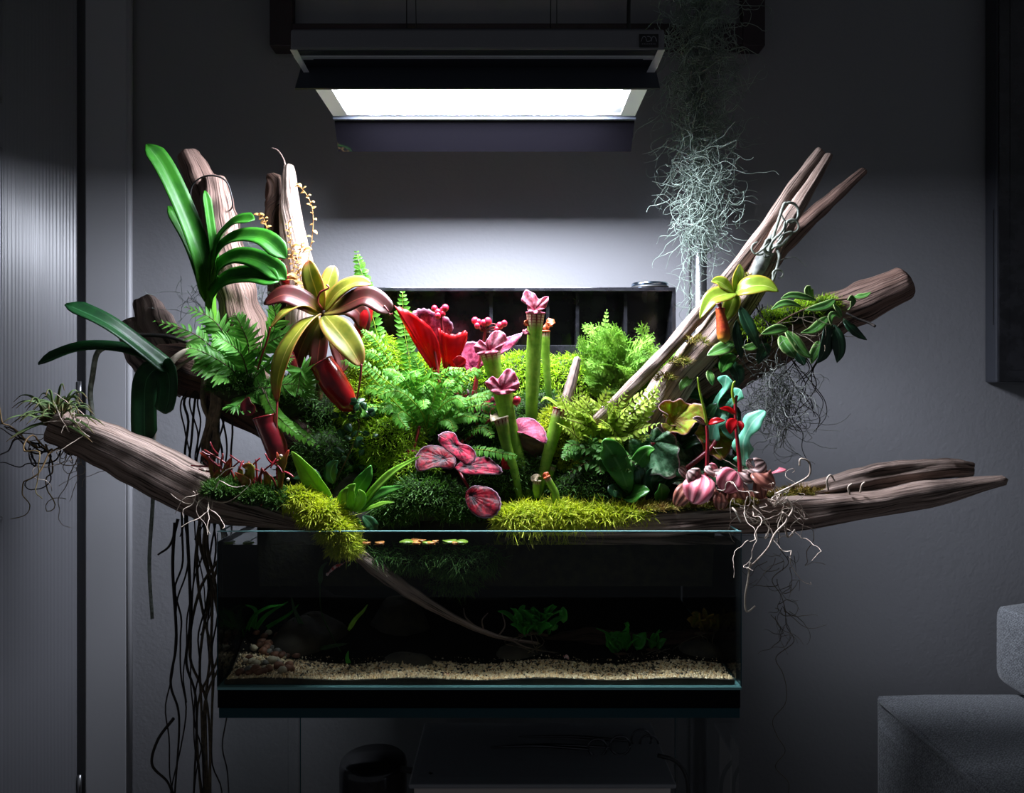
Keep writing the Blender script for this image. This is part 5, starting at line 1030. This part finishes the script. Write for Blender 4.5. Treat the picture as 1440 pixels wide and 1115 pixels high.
for x, y, wd, m, nh, p0, p1 in main:
    d = .872 if wd > 30 else .88+rs.rand()*.015; wd *= 1.2
    leafobj(pts([(p0[0], p0[1], d+.008), ((p0[0]+p1[0])/2, (p0[1]+p1[1])/2-1, d-.004), (p1[0], p1[1], d)]), px(wd*.84, .87), G[m], pp, 'round', nh=nh, fold=-.06, n=14, nc=9, solid=.001)
for k in range(26):
    bx_ = rs.uniform(955, 1088); by_ = rs.uniform(660, 705); d = rs.uniform(.895, .915); an = rs.uniform(0, 6.28); l = rs.uniform(16, 26)
    leafobj(pts([(bx_, by_, d), (bx_+math.cos(an)*l*.5, by_+math.sin(an)*l*.4-2, d-.008), (bx_+math.cos(an)*l, by_+math.sin(an)*l*.8, d-.008)]), px(rs.uniform(13, 20), .89), G[['pep_g', 'pep_b', 'pep_p'][k % 3 if k % 6 else 0]], pp, 'round', nh=unit(np.array([0, -.8, .6])+rs.randn(3)*.3), fold=-.12, n=10, nc=7, solid=.0008)
for P in ([(992, 700, .885), (994, 660, .885), (995, 620, .885), (994, 598, .885)], [(1042, 690, .89), (1040, 650, .89), (1036, 610, .89), (1034, 570, .89), (1036, 556, .89)]):
    tubeobj('flower_stalk', pts(P), [.0030, .0022, .0018], G['stem_red'], pp, 20, 8)
for P in ([(994, 598, .885), (990, 575, .885), (984, 550, .885), (981, 530, .885)], [(1035, 570, .89), (1030, 555, .89), (1031, 540, .89), (1034, 536, .89)]):
    tubeobj('flower_spike', pts(P), [.0020, .0010], G['nep_young'], pp, 16, 7)
for P, m, wd in (([(996, 596, .884), (1006, 592, .876), (1020, 591, .874)], 'rex_under', 10), ([(992, 597, .885), (982, 590, .878), (974, 588, .875)], 'pep_g', 10), ([(1036, 583, .889), (1024, 576, .882), (1012, 574, .88)], 'rex_under', 9), ([(1035, 590, .888), (1028, 598, .88), (1027, 610, .877)], 'rex_under', 16), ([(1038, 592, .888), (1042, 598, .882), (1042, 606, .88)], 'rex_under', 9)):
    leafobj(pts(P), px(wd, .88), G[m], pp, 'lance', nh=(0, -.9, .5), fold=.3, n=10)
# pale roots over the plank
pr = thing('pale_root_tangle', 'tangle of pale wiry roots hanging over the plank beside the striped leaves', 'roots', at(1090, 700, .855))
for i in range(22):
    mb = MB(); curly(mb, at(rs.uniform(1050, 1115), rs.uniform(690, 720), .862), rs.uniform(.05, .17), .0007, rs, 44, (-.05+rs.randn()*.1, -.03, -1), 1.15, 5, .72); mb.build('root', G['root_w'], pr)
for P in ([(1090, 695, .86), (1120, 680, .86), (1138, 668, .86), (1138, 650, .86), (1126, 645, .86), (1124, 655, .86)], [(1100, 720, .845), (1108, 730, .845), (1090, 750, .845), (1080, 770, .845), (1062, 790, .845), (1050, 800, .845)], [(1105, 700, .848), (1115, 715, .846), (1105, 735, .845), (1108, 755, .845), (1118, 745, .845)], [(1055, 790, .845), (1052, 815, .845), (1048, 840, .845), (1050, 860, .845), (1062, 852, .845)], [(1165, 690, .87), (1163, 675, .865), (1168, 668, .865), (1174, 676, .865)], [(1195, 695, .87), (1193, 685, .865), (1198, 680, .865)], [(1210, 692, .87), (1212, 682, .865), (1216, 678, .865)], [(1030, 714, .855), (1035, 720, .85), (1042, 734, .85)]):
    tubeobj('root', pts(P), [.0013, .0010], G['root_w'], pr, 30, 5)
# faint thread hanging on, far below
P = [(1095, 745, .86)]; 
for y in range(770, 1140, 22): P.append((1102+rs.randn()*9, y, .87))
tubeobj('root', pts(P), [.0006, .0004], G['root_b'], pr, 120, 4)
for i in range(36):
    mb = MB(); curly(mb, at(1098+rs.randn()*9, rs.uniform(740, 900), .87), rs.uniform(.02, .06), .00045, rs, 14, (rs.randn()*.5, 0, -1), .9, 4, .8); mb.build('root', G['root_b'], pr)
# small pitcher plant on the forked driftwood
n2 = thing('young_pitcher_plant', 'young pitcher plant with lime leaves and one orange pitcher on the slanting driftwood', 'pitcher plant', at(1033, 412, .965))
for P, wd, nh in (([(1033, 412, .965), (1050, 404, .95), (1075, 402, .94), (1095, 410, .935)], 32, (.05, -.9, .45)), ([(1033, 412, .965), (1036, 395, .965), (1040, 382, .97), (1040, 371, .975)], 18, (.3, -1, .1)), ([(1032, 412, .965), (1020, 414, .95), (1000, 422, .945), (984, 448, .94)], 30, (-.3, -.8, .5)), ([(1033, 412, .965), (1030, 425, .95), (1024, 440, .945), (1016, 456, .94)], 24, (-.2, -.9, .4)), ([(1033, 412, .965), (1020, 402, .96), (1010, 396, .96), (1000, 396, .96)], 22, (-.1, -.8, .6))):
    leafobj(pts(P), px(wd, .95), G['nep_young'], n2, 'lance', nh=nh, fold=.25, n=18, nc=7, solid=.001)
nepitcher(n2, [(1018, 481, .935), (1018, 476, .935), (1017, 466, .935), (1015, 452, .935), (1013, 440, .935), (1013, 434, .935)], [2, 8, 9, 7, 5.5, 6], G['pitcher_or'], [(1012, 433, .936), (1010, 428, .93), (1014, 425, .925)], 10, .935, .0009)
tubeobj('tendril', pts([(1016, 456, .94), (1020, 470, .938), (1022, 482, .936), (1018, 482, .935)]), .0007, G['tendril'], n2, 14)
tubeobj('stem', pts([(1040, 445, .985), (1036, 428, .975), (1033, 412, .965)]), .0022, G['stem_brown'], n2, 8, 7)
nepitcher(n2, [(1020, 416, .985), (1018, 410, .985), (1014, 402, .985), (1010, 395, .985)], [2, 6, 7, 6], G['pitcher_or'], None, 8, .985, .0009)
# curled air plant on the fork
ct = thing('curly_air_plant', 'grey green bulbous air plant with looping leaves on the forked driftwood', 'air plant', at(1075, 375, .985))
mb = MB(); lathe_path(mb, pts([(1060, 392, .975), (1066, 380, .972), (1074, 362, .97), (1080, 345, .97), (1086, 330, .97)]), [px(x) for x in (3, 10, 11, 6, 2)], 20, 14); mb.build('bulb', G['usnea_dk'], ct)
def loop(P, r=.0022): tubeobj('leaf', pts(P), [r, r*.45], G['tilly'] if False else G['root_g'], ct, 40, 7)
an = np.linspace(0, 6.0, 12)
loop([(1082, 350, .965)]+[(1111+12*math.cos(2.6-a_), 299-14*math.sin(2.6-a_), .955+a_*.001) for a_ in an])
loop([(1084, 352, .965), (1100, 335, .955)]+[(1114+9*math.cos(3.6+a_), 318+9*math.sin(3.6+a_), .95) for a_ in an[:10]], .002)
loop([(1086, 358, .965), (1075, 352, .955)]+[(1072+11*math.cos(-1+a_*.8)*1.0, 347+10*math.sin(-1-a_*.8), .95) for a_ in an[:9]], .0024)
loop([(1084, 360, .965), (1076, 362, .955)]+[(1068+11*math.cos(1+a_*.8), 349+9*math.sin(1+a_*.8), .955) for a_ in an[:9]], .002)
loop([(1086, 345, .965), (1098, 345, .955), (1112, 330, .95), (1112, 326, .948), (1100, 330, .95), (1094, 338, .95)])
loop([(1092, 350, .965), (1096, 362, .955), (1090, 385, .95), (1087, 395, .95)]+[(1094+7*math.cos(2.8+a_), 385+6*math.sin(2.8+a_), .95) for a_ in an[:10]], .002)
loop([(1085, 370, .97), (1100, 365, .96), (1118, 362, .955), (1134, 375, .955)], .0008)
loop([(1080, 356, .965), (1086, 340, .955), (1100, 325, .95), (1104, 312, .95)], .0026)
# climbing hoya on the stout log
hy = thing('climbing_hoya', 'climbing plant with long pointed dark leaves around the stout reddish log', 'vine', at(1130, 450, .95))
tubeobj('vine', pts([(1020, 520, .96), (1060, 480, .95), (1110, 445, .935), (1160, 425, .925), (1195, 420, .92)]), .0012, G['stem_brown'], hy, 30)
for P, wd, m, nh in (
  ([(1148, 422, .93), (1130, 418, .92), (1112, 416, .915), (1098, 420, .91)], 14, 'hoya', (0, -.8, .6)),
  ([(1128, 432, .925), (1112, 427, .915), (1098, 428, .91), (1084, 436, .905)], 13, 'hoya', (0, -.8, .6)),
  ([(1144, 422, .94), (1138, 414, .935), (1136, 406, .933), (1140, 402, .93)], 16, 'hoya', (.3, -1, .1)),
  ([(1175, 420, .925), (1162, 430, .912), (1148, 434, .905), (1132, 436, .90)], 15, 'hoya', (0, -.8, .6)),
  ([(1165, 445, .92), (1155, 455, .905), (1142, 465, .9), (1126, 468, .895)], 15, 'hoya', (-.1, -.9, .5)),
  ([(1108, 462, .925), (1096, 463, .915), (1084, 466, .91), (1070, 470, .905)], 16, 'hoya', (0, -.9, .4)),
  ([(1098, 472, .925), (1104, 484, .915), (1112, 494, .91), (1118, 503, .91)], 23, 'hoya', (.1, -1, .1)),
  ([(1104, 464, .925), (1116, 478, .915), (1128, 494, .91), (1142, 504, .908)], 18, 'hoya', (.2, -1, .2)),
  ([(1118, 490, .93), (1122, 498, .925), (1128, 508, .922), (1130, 514, .92)], 16, 'hoya_dk', (.1, -1, 0)),
  ([(1152, 480, .93), (1150, 488, .922), (1144, 500, .92), (1141, 512, .918)], 15, 'hoya', (-.2, -1, .1)),
  ([(1162, 445, .925), (1164, 470, .912), (1158, 495, .91), (1149, 511, .908)], 22, 'hoya_dk', (.3, -1, 0)),
  ([(1170, 455, .92), (1178, 475, .91), (1180, 495, .908), (1177, 510, .906)], 18, 'hoya_dk', (-.3, -1, 0)),
  ([(1186, 448, .92), (1195, 460, .91), (1206, 470, .908), (1219, 478, .906)], 14, 'hoya_dk', (.1, -1, .3)),
  ([(1192, 436, .92), (1198, 428, .912), (1197, 420, .91), (1192, 422, .908)], 13, 'hoya', (.5, -.8, .1)),
  ([(1182, 448, .915), (1174, 442, .905), (1168, 446, .9), (1169, 458, .898)], 10, 'hoya', (0, -.8, .5)),
  ([(1195, 420, .92), (1206, 418, .912), (1216, 416, .91), (1225, 411, .908)], 11, 'hoya', (0, -.7, .7)),
  ([(1184, 446, .918), (1178, 436, .91), (1172, 428, .908)], 9, 'hoya', (0, -.9, .4)),
  ([(1040, 430, .945), (1048, 450, .935), (1058, 470, .93), (1068, 492, .93)], 20, 'hoya_dk', (.2, -1, .1)),
  ([(1036, 450, .945), (1036, 470, .938), (1040, 490, .935), (1043, 505, .935)], 14, 'hoya_dk', (0, -1, .1)),
  ([(1030, 480, .95), (1022, 488, .94), (1008, 494, .935), (994, 500, .933)], 22, 'hoya', (0, -.8, .6)),
  ([(1035, 500, .95), (1024, 506, .935), (1018, 516, .93), (1014, 524, .93)], 20, 'broad', (-.2, -1, .2)),
  ([(1026, 505, .95), (1032, 516, .935), (1038, 530, .93), (1036, 544, .93)], 22, 'hoya_dk', (.2, -1, .2)),
  ([(1000, 520, .96), (998, 526, .95), (1000, 534, .945), (1002, 542, .945)], 12, 'hoya', (0, -1, .2)),
  ([(974, 528, .96), (966, 536, .95), (960, 542, .945), (957, 550, .945)], 14, 'hoya', (-.2, -1, .3)),
  ([(1066, 482, .94), (1058, 488, .93), (1050, 490, .925), (1044, 488, .922)], 14, 'hoya', (0, -.8, .6)),
  ([(1018, 480, .955), (1020, 470, .948), (1026, 462, .945)], 12, 'hoya_dk', (.3, -1, 0)),
  ([(1080, 500, .94), (1076, 490, .935), (1070, 500, .93), (1066, 512, .93)], 18, 'hoya_dk', (0, -1, .2))):
    leafobj(pts(P), px(wd, .92), G[m], hy, 'lance', nh=nh, fold=.25, n=14, nc=5, wave=.02, solid=.001)
for k in range(22):
    mb = MB(); curly(mb, at(rs.uniform(1110, 1172), rs.uniform(438, 475), .915), rs.uniform(.02, .05), .0006, rs, 12, (rs.randn()*.7, 0, -.6), .9, 4, .8); mb.build('root', G['root_b'], hy)
tubeobj('tendril', pts([(1190, 440, .915), (1205, 448, .91), (1222, 454, .905), (1231, 459, .9)]), [.0012, .0018], G['root_d'], hy, 12)
# hanging air moss below the log, and the big beard on the pole
mb = MB()
for i in range(170):
    c = at(1096+rs.randn()*14, rs.uniform(505, 600), .95+rs.randn()*.01); curly(mb, c, rs.uniform(.04, .11), .0006, rs, 26, (rs.randn()*.15, 0, -1), 1.15, 3, .76)
tag(mb.build('hanging_air_moss', G['usnea_dk']), 'dark wiry air moss hanging below the stout reddish log', 'air moss', kind='stuff')
dr_ = thing('hanging_dark_roots', 'thin dark roots trailing below the pointed climbing leaves', 'roots', at(1145, 510, .95))
for i in range(9):
    x = rs.uniform(1105, 1160); P = [(x, 500, .945)]; y = 520; x2 = x
    while y < rs.uniform(580, 680): x2 += rs.randn()*10; P.append((x2, y, .945)); y += 22
    if len(P) > 2: tubeobj('root', pts(P), [.0010, .0005], G['root_d'], dr_, 40, 4)
for i in range(8):
    mb = MB(); curly(mb, at(rs.uniform(1055, 1080), rs.uniform(425, 445), .95), rs.uniform(.04, .09), .0007, rs, 16, (rs.randn()*.3, 0, -1), .6, 4, .8); mb.build('root', G['root_d'], dr_)
mb = MB()
for i in range(1250):
    u = rs.rand(); y = -60+u*400; hw = 46-10*max(0, (y-150)/200); x = 986+rs.randn()*hw*.48; d = 1.165+rs.randn()*.016
    curly(mb, at(x, y, d), rs.uniform(.04, .10), .00085, rs, 20, (rs.randn()*.2, 0, -1), 1.1, 3, .8)
for i in range(60):
    curly(mb, at(972+rs.randn()*9, rs.uniform(330, 440), 1.16), rs.uniform(.03, .06), .00055, rs, 14, (0, 0, -1), .9, 3, .84)
tag(mb.build('air_moss_beard', G['usnea']), 'long silvery beard of air moss hanging in front of the steel pole', 'air moss', kind='stuff')
# ---------------- under water ----------------
rs = np.random.RandomState(53)
def blobmesh(mb, c, r, rs, rough=.15, n=8, m=12, mi=0, uv=None):
    th = np.linspace(0, 2*math.pi, m, endpoint=False); ph = np.linspace(.03, math.pi-.03, n); k = 1+rough*rs.randn(4)[0]*np.sin(2*th+rs.rand()*6)[None]*np.sin(ph)[:, None]+rough*np.sin(3*ph+rs.rand()*6)[:, None]*np.cos(th+rs.rand()*6)[None]*np.sin(ph)[:, None]
    V = np.stack(np.broadcast_arrays(np.sin(ph)[:, None]*np.cos(th)[None], np.sin(ph)[:, None]*np.sin(th)[None], np.cos(ph)[:, None]), -1)*k[..., None]*np.asarray(r)+np.asarray(c)
    mb.grid(V, None if uv is None else np.broadcast_to(np.array(uv), (n, m, 2)), mi, wrap=True)
GX0, GX1 = TX0+gt+.001, TX1-gt-.001; zb = TZ0+.0035
def gh(x, y):   # gravel height: low at the glass, rising to the back left
    return zb+.006+.012*np.clip((y-.86)/.25, 0, 1)+.045*np.clip((-.27-x)/.07, 0, 1)*np.clip((y-.865)/.08, 0, 1)+.003*np.sin(x*40)*np.sin(y*30)
mb = MB(); xs = np.linspace(GX0, GX1, 50); ys = np.concatenate([np.linspace(TY0+gt+.0015, .905, 7), np.linspace(.912, TY1-gt-.002, 17)]); Xg, Yg = np.meshgrid(xs, ys)
Vg = np.stack([Xg, Yg, gh(Xg, Yg)], -1); front = Vg[:1].copy(); front[..., 2] = zb; 
mb.grid(np.concatenate([front, Vg])[:8], np.full((8, 50, 2), 0.), 1)
ico = np.array([(1, 0, 0), (-1, 0, 0), (0, 1, 0), (0, -1, 0), (0, 0, 1), (0, 0, -1)], float); fo = np.array([(0, 2, 4), (2, 1, 4), (1, 3, 4), (3, 0, 4), (2, 0, 5), (1, 2, 5), (3, 1, 5), (0, 3, 5)])
ng = 9000; gx = rs.uniform(GX0+.002, GX1-.002, ng); gy = TY0+gt+.004+rs.rand(ng)**1.6*.058; gz = gh(gx, gy)+rs.uniform(-.001, .001, ng)
rad = rs.uniform(.0010, .0022, ng)
V = (ico[None]*(1+.3*rs.randn(ng, 6, 1)))*rad[:, None, None]*rs.uniform(.7, 1.2, (ng, 1, 3))+np.stack([gx, gy, gz], 1)[:, None]
uvr = np.repeat(rs.rand(ng, 1, 2)*[[.9, 1]], 6, 1)
mb.add(V.reshape(-1, 3), (fo[None]+(np.arange(ng)*6)[:, None, None]).reshape(-1, 3), uvr.reshape(-1, 2))
tag(mb.build('gravel_bed', [G['gravel'], G['stone']], smooth=False), 'tan gravel bed on the tank floor', 'gravel', kind='stuff')
mb = MB(); mb.grid(Vg[5:]+np.array([0, 0, .002]))  # rear soil coloured black to stand for mud and shadow behind the gravel
tag(mb.build('shaded_soil_bed', plain('shaded_aquasoil', rgb(14, 13, 12), .95, spec=.1, bump=.6, bscale=120)), 'black soil, dark for mud and shadow, behind the tan gravel strip', 'soil', kind='stuff')
for i in range(70):
    x = GX0+.008+rs.rand()*.065; y = TY0+.016+rs.rand()*.075; r = rs.uniform(.003, .0065); z = gh(np.array(x), np.array(y))+r*.6
    mb = MB(); blobmesh(mb, (x, y, float(z)), (r, r*.9, r*.75), rs, .12, 7, 10)
    k = rs.choice([0, 0, 1, 1, 1, 2]); tag(mb.build('pebble', G[['peb1', 'peb2', 'peb3'][k]]), ['smooth pale cream pebble in the tank corner heap', 'rusty brown pebble in the tank corner heap', 'grey pebble in the tank corner heap'][k], 'pebble', 'pebbles heaped in the tank corner')
def stone(label, p, r, seed, m='stone'):
    rs2 = np.random.RandomState(seed); mb = MB(); c = at(*p); blobmesh(mb, c, r, rs2, .16, 14, 20); 
    V = mb.v[0]; V += .06*np.sin(V*[150, 130, 170]+seed)*np.array(r).mean(); V[:, 2] = np.maximum(V[:, 2], zb); tag(mb.build('stone', G[m]), label, 'stone')
stone('flat brown stone on the gravel at the tank centre', (575, 938, .90), (.032, .03, .016), 1)
stone('knobbly pale brown stone half sunk in the gravel', (735, 925, .92), (.034, .022, .018), 2)
stone('large dark slanting stone beside the pebble heap', (430, 915, .96), (.055, .05, .045), 3)
stone('craggy brown stone at the end of the gravel strip', (985, 932, .93), (.03, .03, .03), 4)
stone('tall dark stone in the murky back of the tank', (560, 900, 1.02), (.05, .04, .055), 5)
t = thing('sunken_branch', 'thin sunken branch slanting from the moss down into the tank', 'driftwood', at(500, 780, .885))
logobj('branch', M['wood'], [(488, 768, .88), (530, 800, .885), (580, 835, .89), (640, 870, .895), (700, 895, .9), (760, 905, .91)], [7, 11, 9, 5, 3, 2], t, None, .885, seed=81, n=60, seg=14)
for P in ([(670, 882, .898), (655, 868, .895), (652, 855, .893)], [(680, 885, .898), (678, 872, .895), (686, 862, .893)], [(700, 895, .9), (710, 880, .897), (706, 862, .895)], [(715, 897, .9), (740, 910, .9), (780, 918, .905)]):
    tubeobj('twig', pts(P), [.0012, .0006], M['wood'], t, 10, 5)
tag(logobj('sunken_log', M['wood_dark'], [(740, 915, .98), (820, 905, .97), (900, 912, .96), (960, 905, .97), (1010, 890, .98)], [10, 22, 22, 18, 10], None, None, .97, seed=83, n=60, seg=20), 'dark sunken log carrying the leafy water plants', 'driftwood')
def anubias(label, cx_, cy_, d, n, spx, spy, lw, m='aqua'):
    t = thing('anubias', label, 'water plant', at(cx_, cy_+spy, d))
    for i in range(n):
        bx_ = cx_+rs.randn()*spx*.4; by_ = cy_+spy*.4+rs.randn()*spy*.3; tx = bx_+rs.randn()*12+(bx_-cx_)*.5; ty = by_-rs.uniform(4, 26); dd = d+rs.uniform(-.03, .01)
        leafobj(pts([(bx_, by_, d), ((bx_+tx)/2, (by_+ty)/2-4, (d+dd)/2), (tx, ty, dd)]), px(lw*rs.uniform(.8, 1.2), d), G[m], t, 'ovate', nh=unit(np.array([0, -.6, .8])+rs.randn(3)*.25), fold=.2, n=8)
    tubeobj('rhizome', pts([(cx_-spx*.6, cy_+spy*.9, d), (cx_, cy_+spy*.8, d-.005), (cx_+spx*.6, cy_+spy*.9, d)]), .002, G['stem_brown'], t, 10)
    for i in range(5): tubeobj('root', pts([(cx_+rs.randn()*12, cy_+spy*.7, d-.01), (cx_+rs.randn()*18, cy_+spy+8, d-.015), (cx_+rs.randn()*24, cy_+spy+22, d-.015)]), .0005, G['root_b'], t, 8, 4)
anubias('bushy green water plant above the sunken log', 750, 870, .915, 46, 34, 26, 12)
anubias('sparse green water plant at the far end of the sunken log', 875, 905, .925, 24, 26, 18, 14, 'aqua')
anubias('small green water plant on the tip of the sunken log', 918, 905, .93, 10, 14, 10, 10, 'aqua')
anubias('withered brownish water plant beside the craggy stone', 990, 880, .94, 14, 22, 12, 14, 'moss_b')
t = thing('water_sword_plant', 'grassy dark water plant with long blades in the tank corner', 'water plant', at(345, 900, .93))
for P in ([(345, 900, .93), (355, 870, .92), (375, 855, .91), (400, 850, .905)], [(345, 900, .93), (330, 875, .92), (318, 866, .915), (312, 862, .915)], [(350, 900, .93), (370, 870, .93), (385, 858, .935), (405, 846, .94)], [(352, 895, .93), (360, 860, .93), (345, 850, .93)], [(350, 900, .94), (380, 880, .94), (405, 865, .94), (420, 850, .94)]):
    leafobj(pts(P), px(8), G['aqua'], t, 'blade', nh=(0, -.7, .7), fold=.3)
t = thing('ribbon_water_plant', 'drifting ribbon leaves in the middle of the tank', 'water plant', at(495, 930, .93))
for P, m in (([(490, 886, .90), (500, 870, .895), (510, 860, .89), (517, 850, .89)], 'lanceleaf'), ([(491, 935, .9), (488, 925, .895), (490, 915, .895)], 'aqua'), ([(450, 912, .92), (470, 908, .915), (488, 905, .91)], 'aqua_dk'), ([(430, 890, .93), (415, 860, .93), (410, 840, .93)], 'aqua_dk'), ([(450, 820, .9), (452, 800, .9), (460, 790, .9)], 'aqua_dk'), ([(440, 930, .93), (420, 900, .93), (412, 870, .935)], 'aqua_dk')):
    leafobj(pts(P), px(7), G[m], t, 'blade', nh=(.3, -.9, .3), fold=.2)
tubeobj('stem', pts([(495, 940, .92), (470, 900, .93), (452, 860, .92), (450, 815, .91)]), .0007, G['aqua_dk'], t)
moss('submerged_moss', 'dim green water moss hanging under the planted bank', [(590, 782, .908, 60, 18, .03), (650, 785, .908, 55, 26, .03), (545, 775, .908, 40, 12, .03), (640, 810, .935, 40, 20, .03)], 5000, .014, .0010, [G['moss_d'], G['core']], 31, flow=(0, -.4, -.4), face=-1.1, jit=.9, core=False, cat='water moss')
for i, (x, y, w_, m) in enumerate([(322, 769, 15, 'pad'), (348, 769, 15, 'pad'), (515, 767, 12, 'pad_o'), (533, 768, 14, 'pad_o'), (572, 763, 22, 'pad'), (588, 761, 22, 'pad_o'), (600, 764, 14, 'pad'), (585, 767, 12, 'pad_o'), (606, 769, 12, 'pad_o'), (632, 762, 20, 'pad'), (648, 763, 20, 'pad'), (640, 766, 9, 'pad_o'), (612, 762, 9, 'pad_o'), (662, 752, 7, 'pad_o')]):
    dd = (ZW-CZ); d = dd*F/(HY-min(y, 764.5)); d = max(d, .8515+px(w_)*.35); c = np.array([(x-HX)/F*d, d+.003, ZW+.0008]); a_ = np.linspace(.25, 6.03, 18)
    ring = c+px(w_, d)*.5*np.stack([np.cos(a_+i), np.sin(a_+i), .08*np.sin(a_*2)], 1); mb = MB()
    mb.add(np.vstack([c, ring]), np.array([(0, k, k+1) for k in range(1, 18)]), np.vstack([[[.5, 0]], np.stack([np.linspace(0, 1, 18), np.ones(18)], 1)]))
    lab = 'round green floating leaf on the water at the tank rim' if m == 'pad' else 'yellowed orange floating leaf on the water at the tank rim'
    tag(mb.build('floating_leaf', G[m], solid=.0005), lab, 'floating leaf', 'floating leaves on the water')
def shrimp(p, q, label):
    t = thing('shrimp', label, 'shrimp', at(*p)); A_, B_ = at(*p), at(*q); mid = (A_+B_)/2+[0, 0, .0025]
    C = spline([A_, mid, B_], 16); mb = MB(); mb.tube(C, .0021*np.sin(np.linspace(.35, 2.9, 16))*(1+.08*np.cos(np.arange(16)*2.1)), 8); mb.build('body', G['shrimp'], t)
    for k in range(5): tubeobj('leg', np.array([C[4+k*2], C[4+k*2]+[rs.randn()*.001, 0, -.0028]]), .0003, G['shrimp'], t, 3, 4)
    for s_ in (-1, 1): tubeobj('antenna', np.array([C[-1], C[-1]+(C[-1]-C[-4])*1.2+[0, s_*.002, .002], C[-1]+(C[-1]-C[-4])*2.4+[0, s_*.004, .001]]), .0002, G['shrimp'], t, 8, 4)
    leafobj(np.array([C[1], A_-(C[3]-A_)*.8]), .004, G['shrimp'], t, 'obov', name='tail', n=5)
shrimp((462, 806, .875), (482, 793, .873), 'red and white shrimp swimming below the spilling moss')
shrimp((622, 955, .862), (634, 951, .866), 'red shrimp walking on the front gravel')
shrimp((505, 784, .876), (496, 778, .876), 'red shrimp clinging to the sunken branch')
shrimp((794, 924, .90), (800, 928, .90), 'tiny red shrimp by the sunken log')
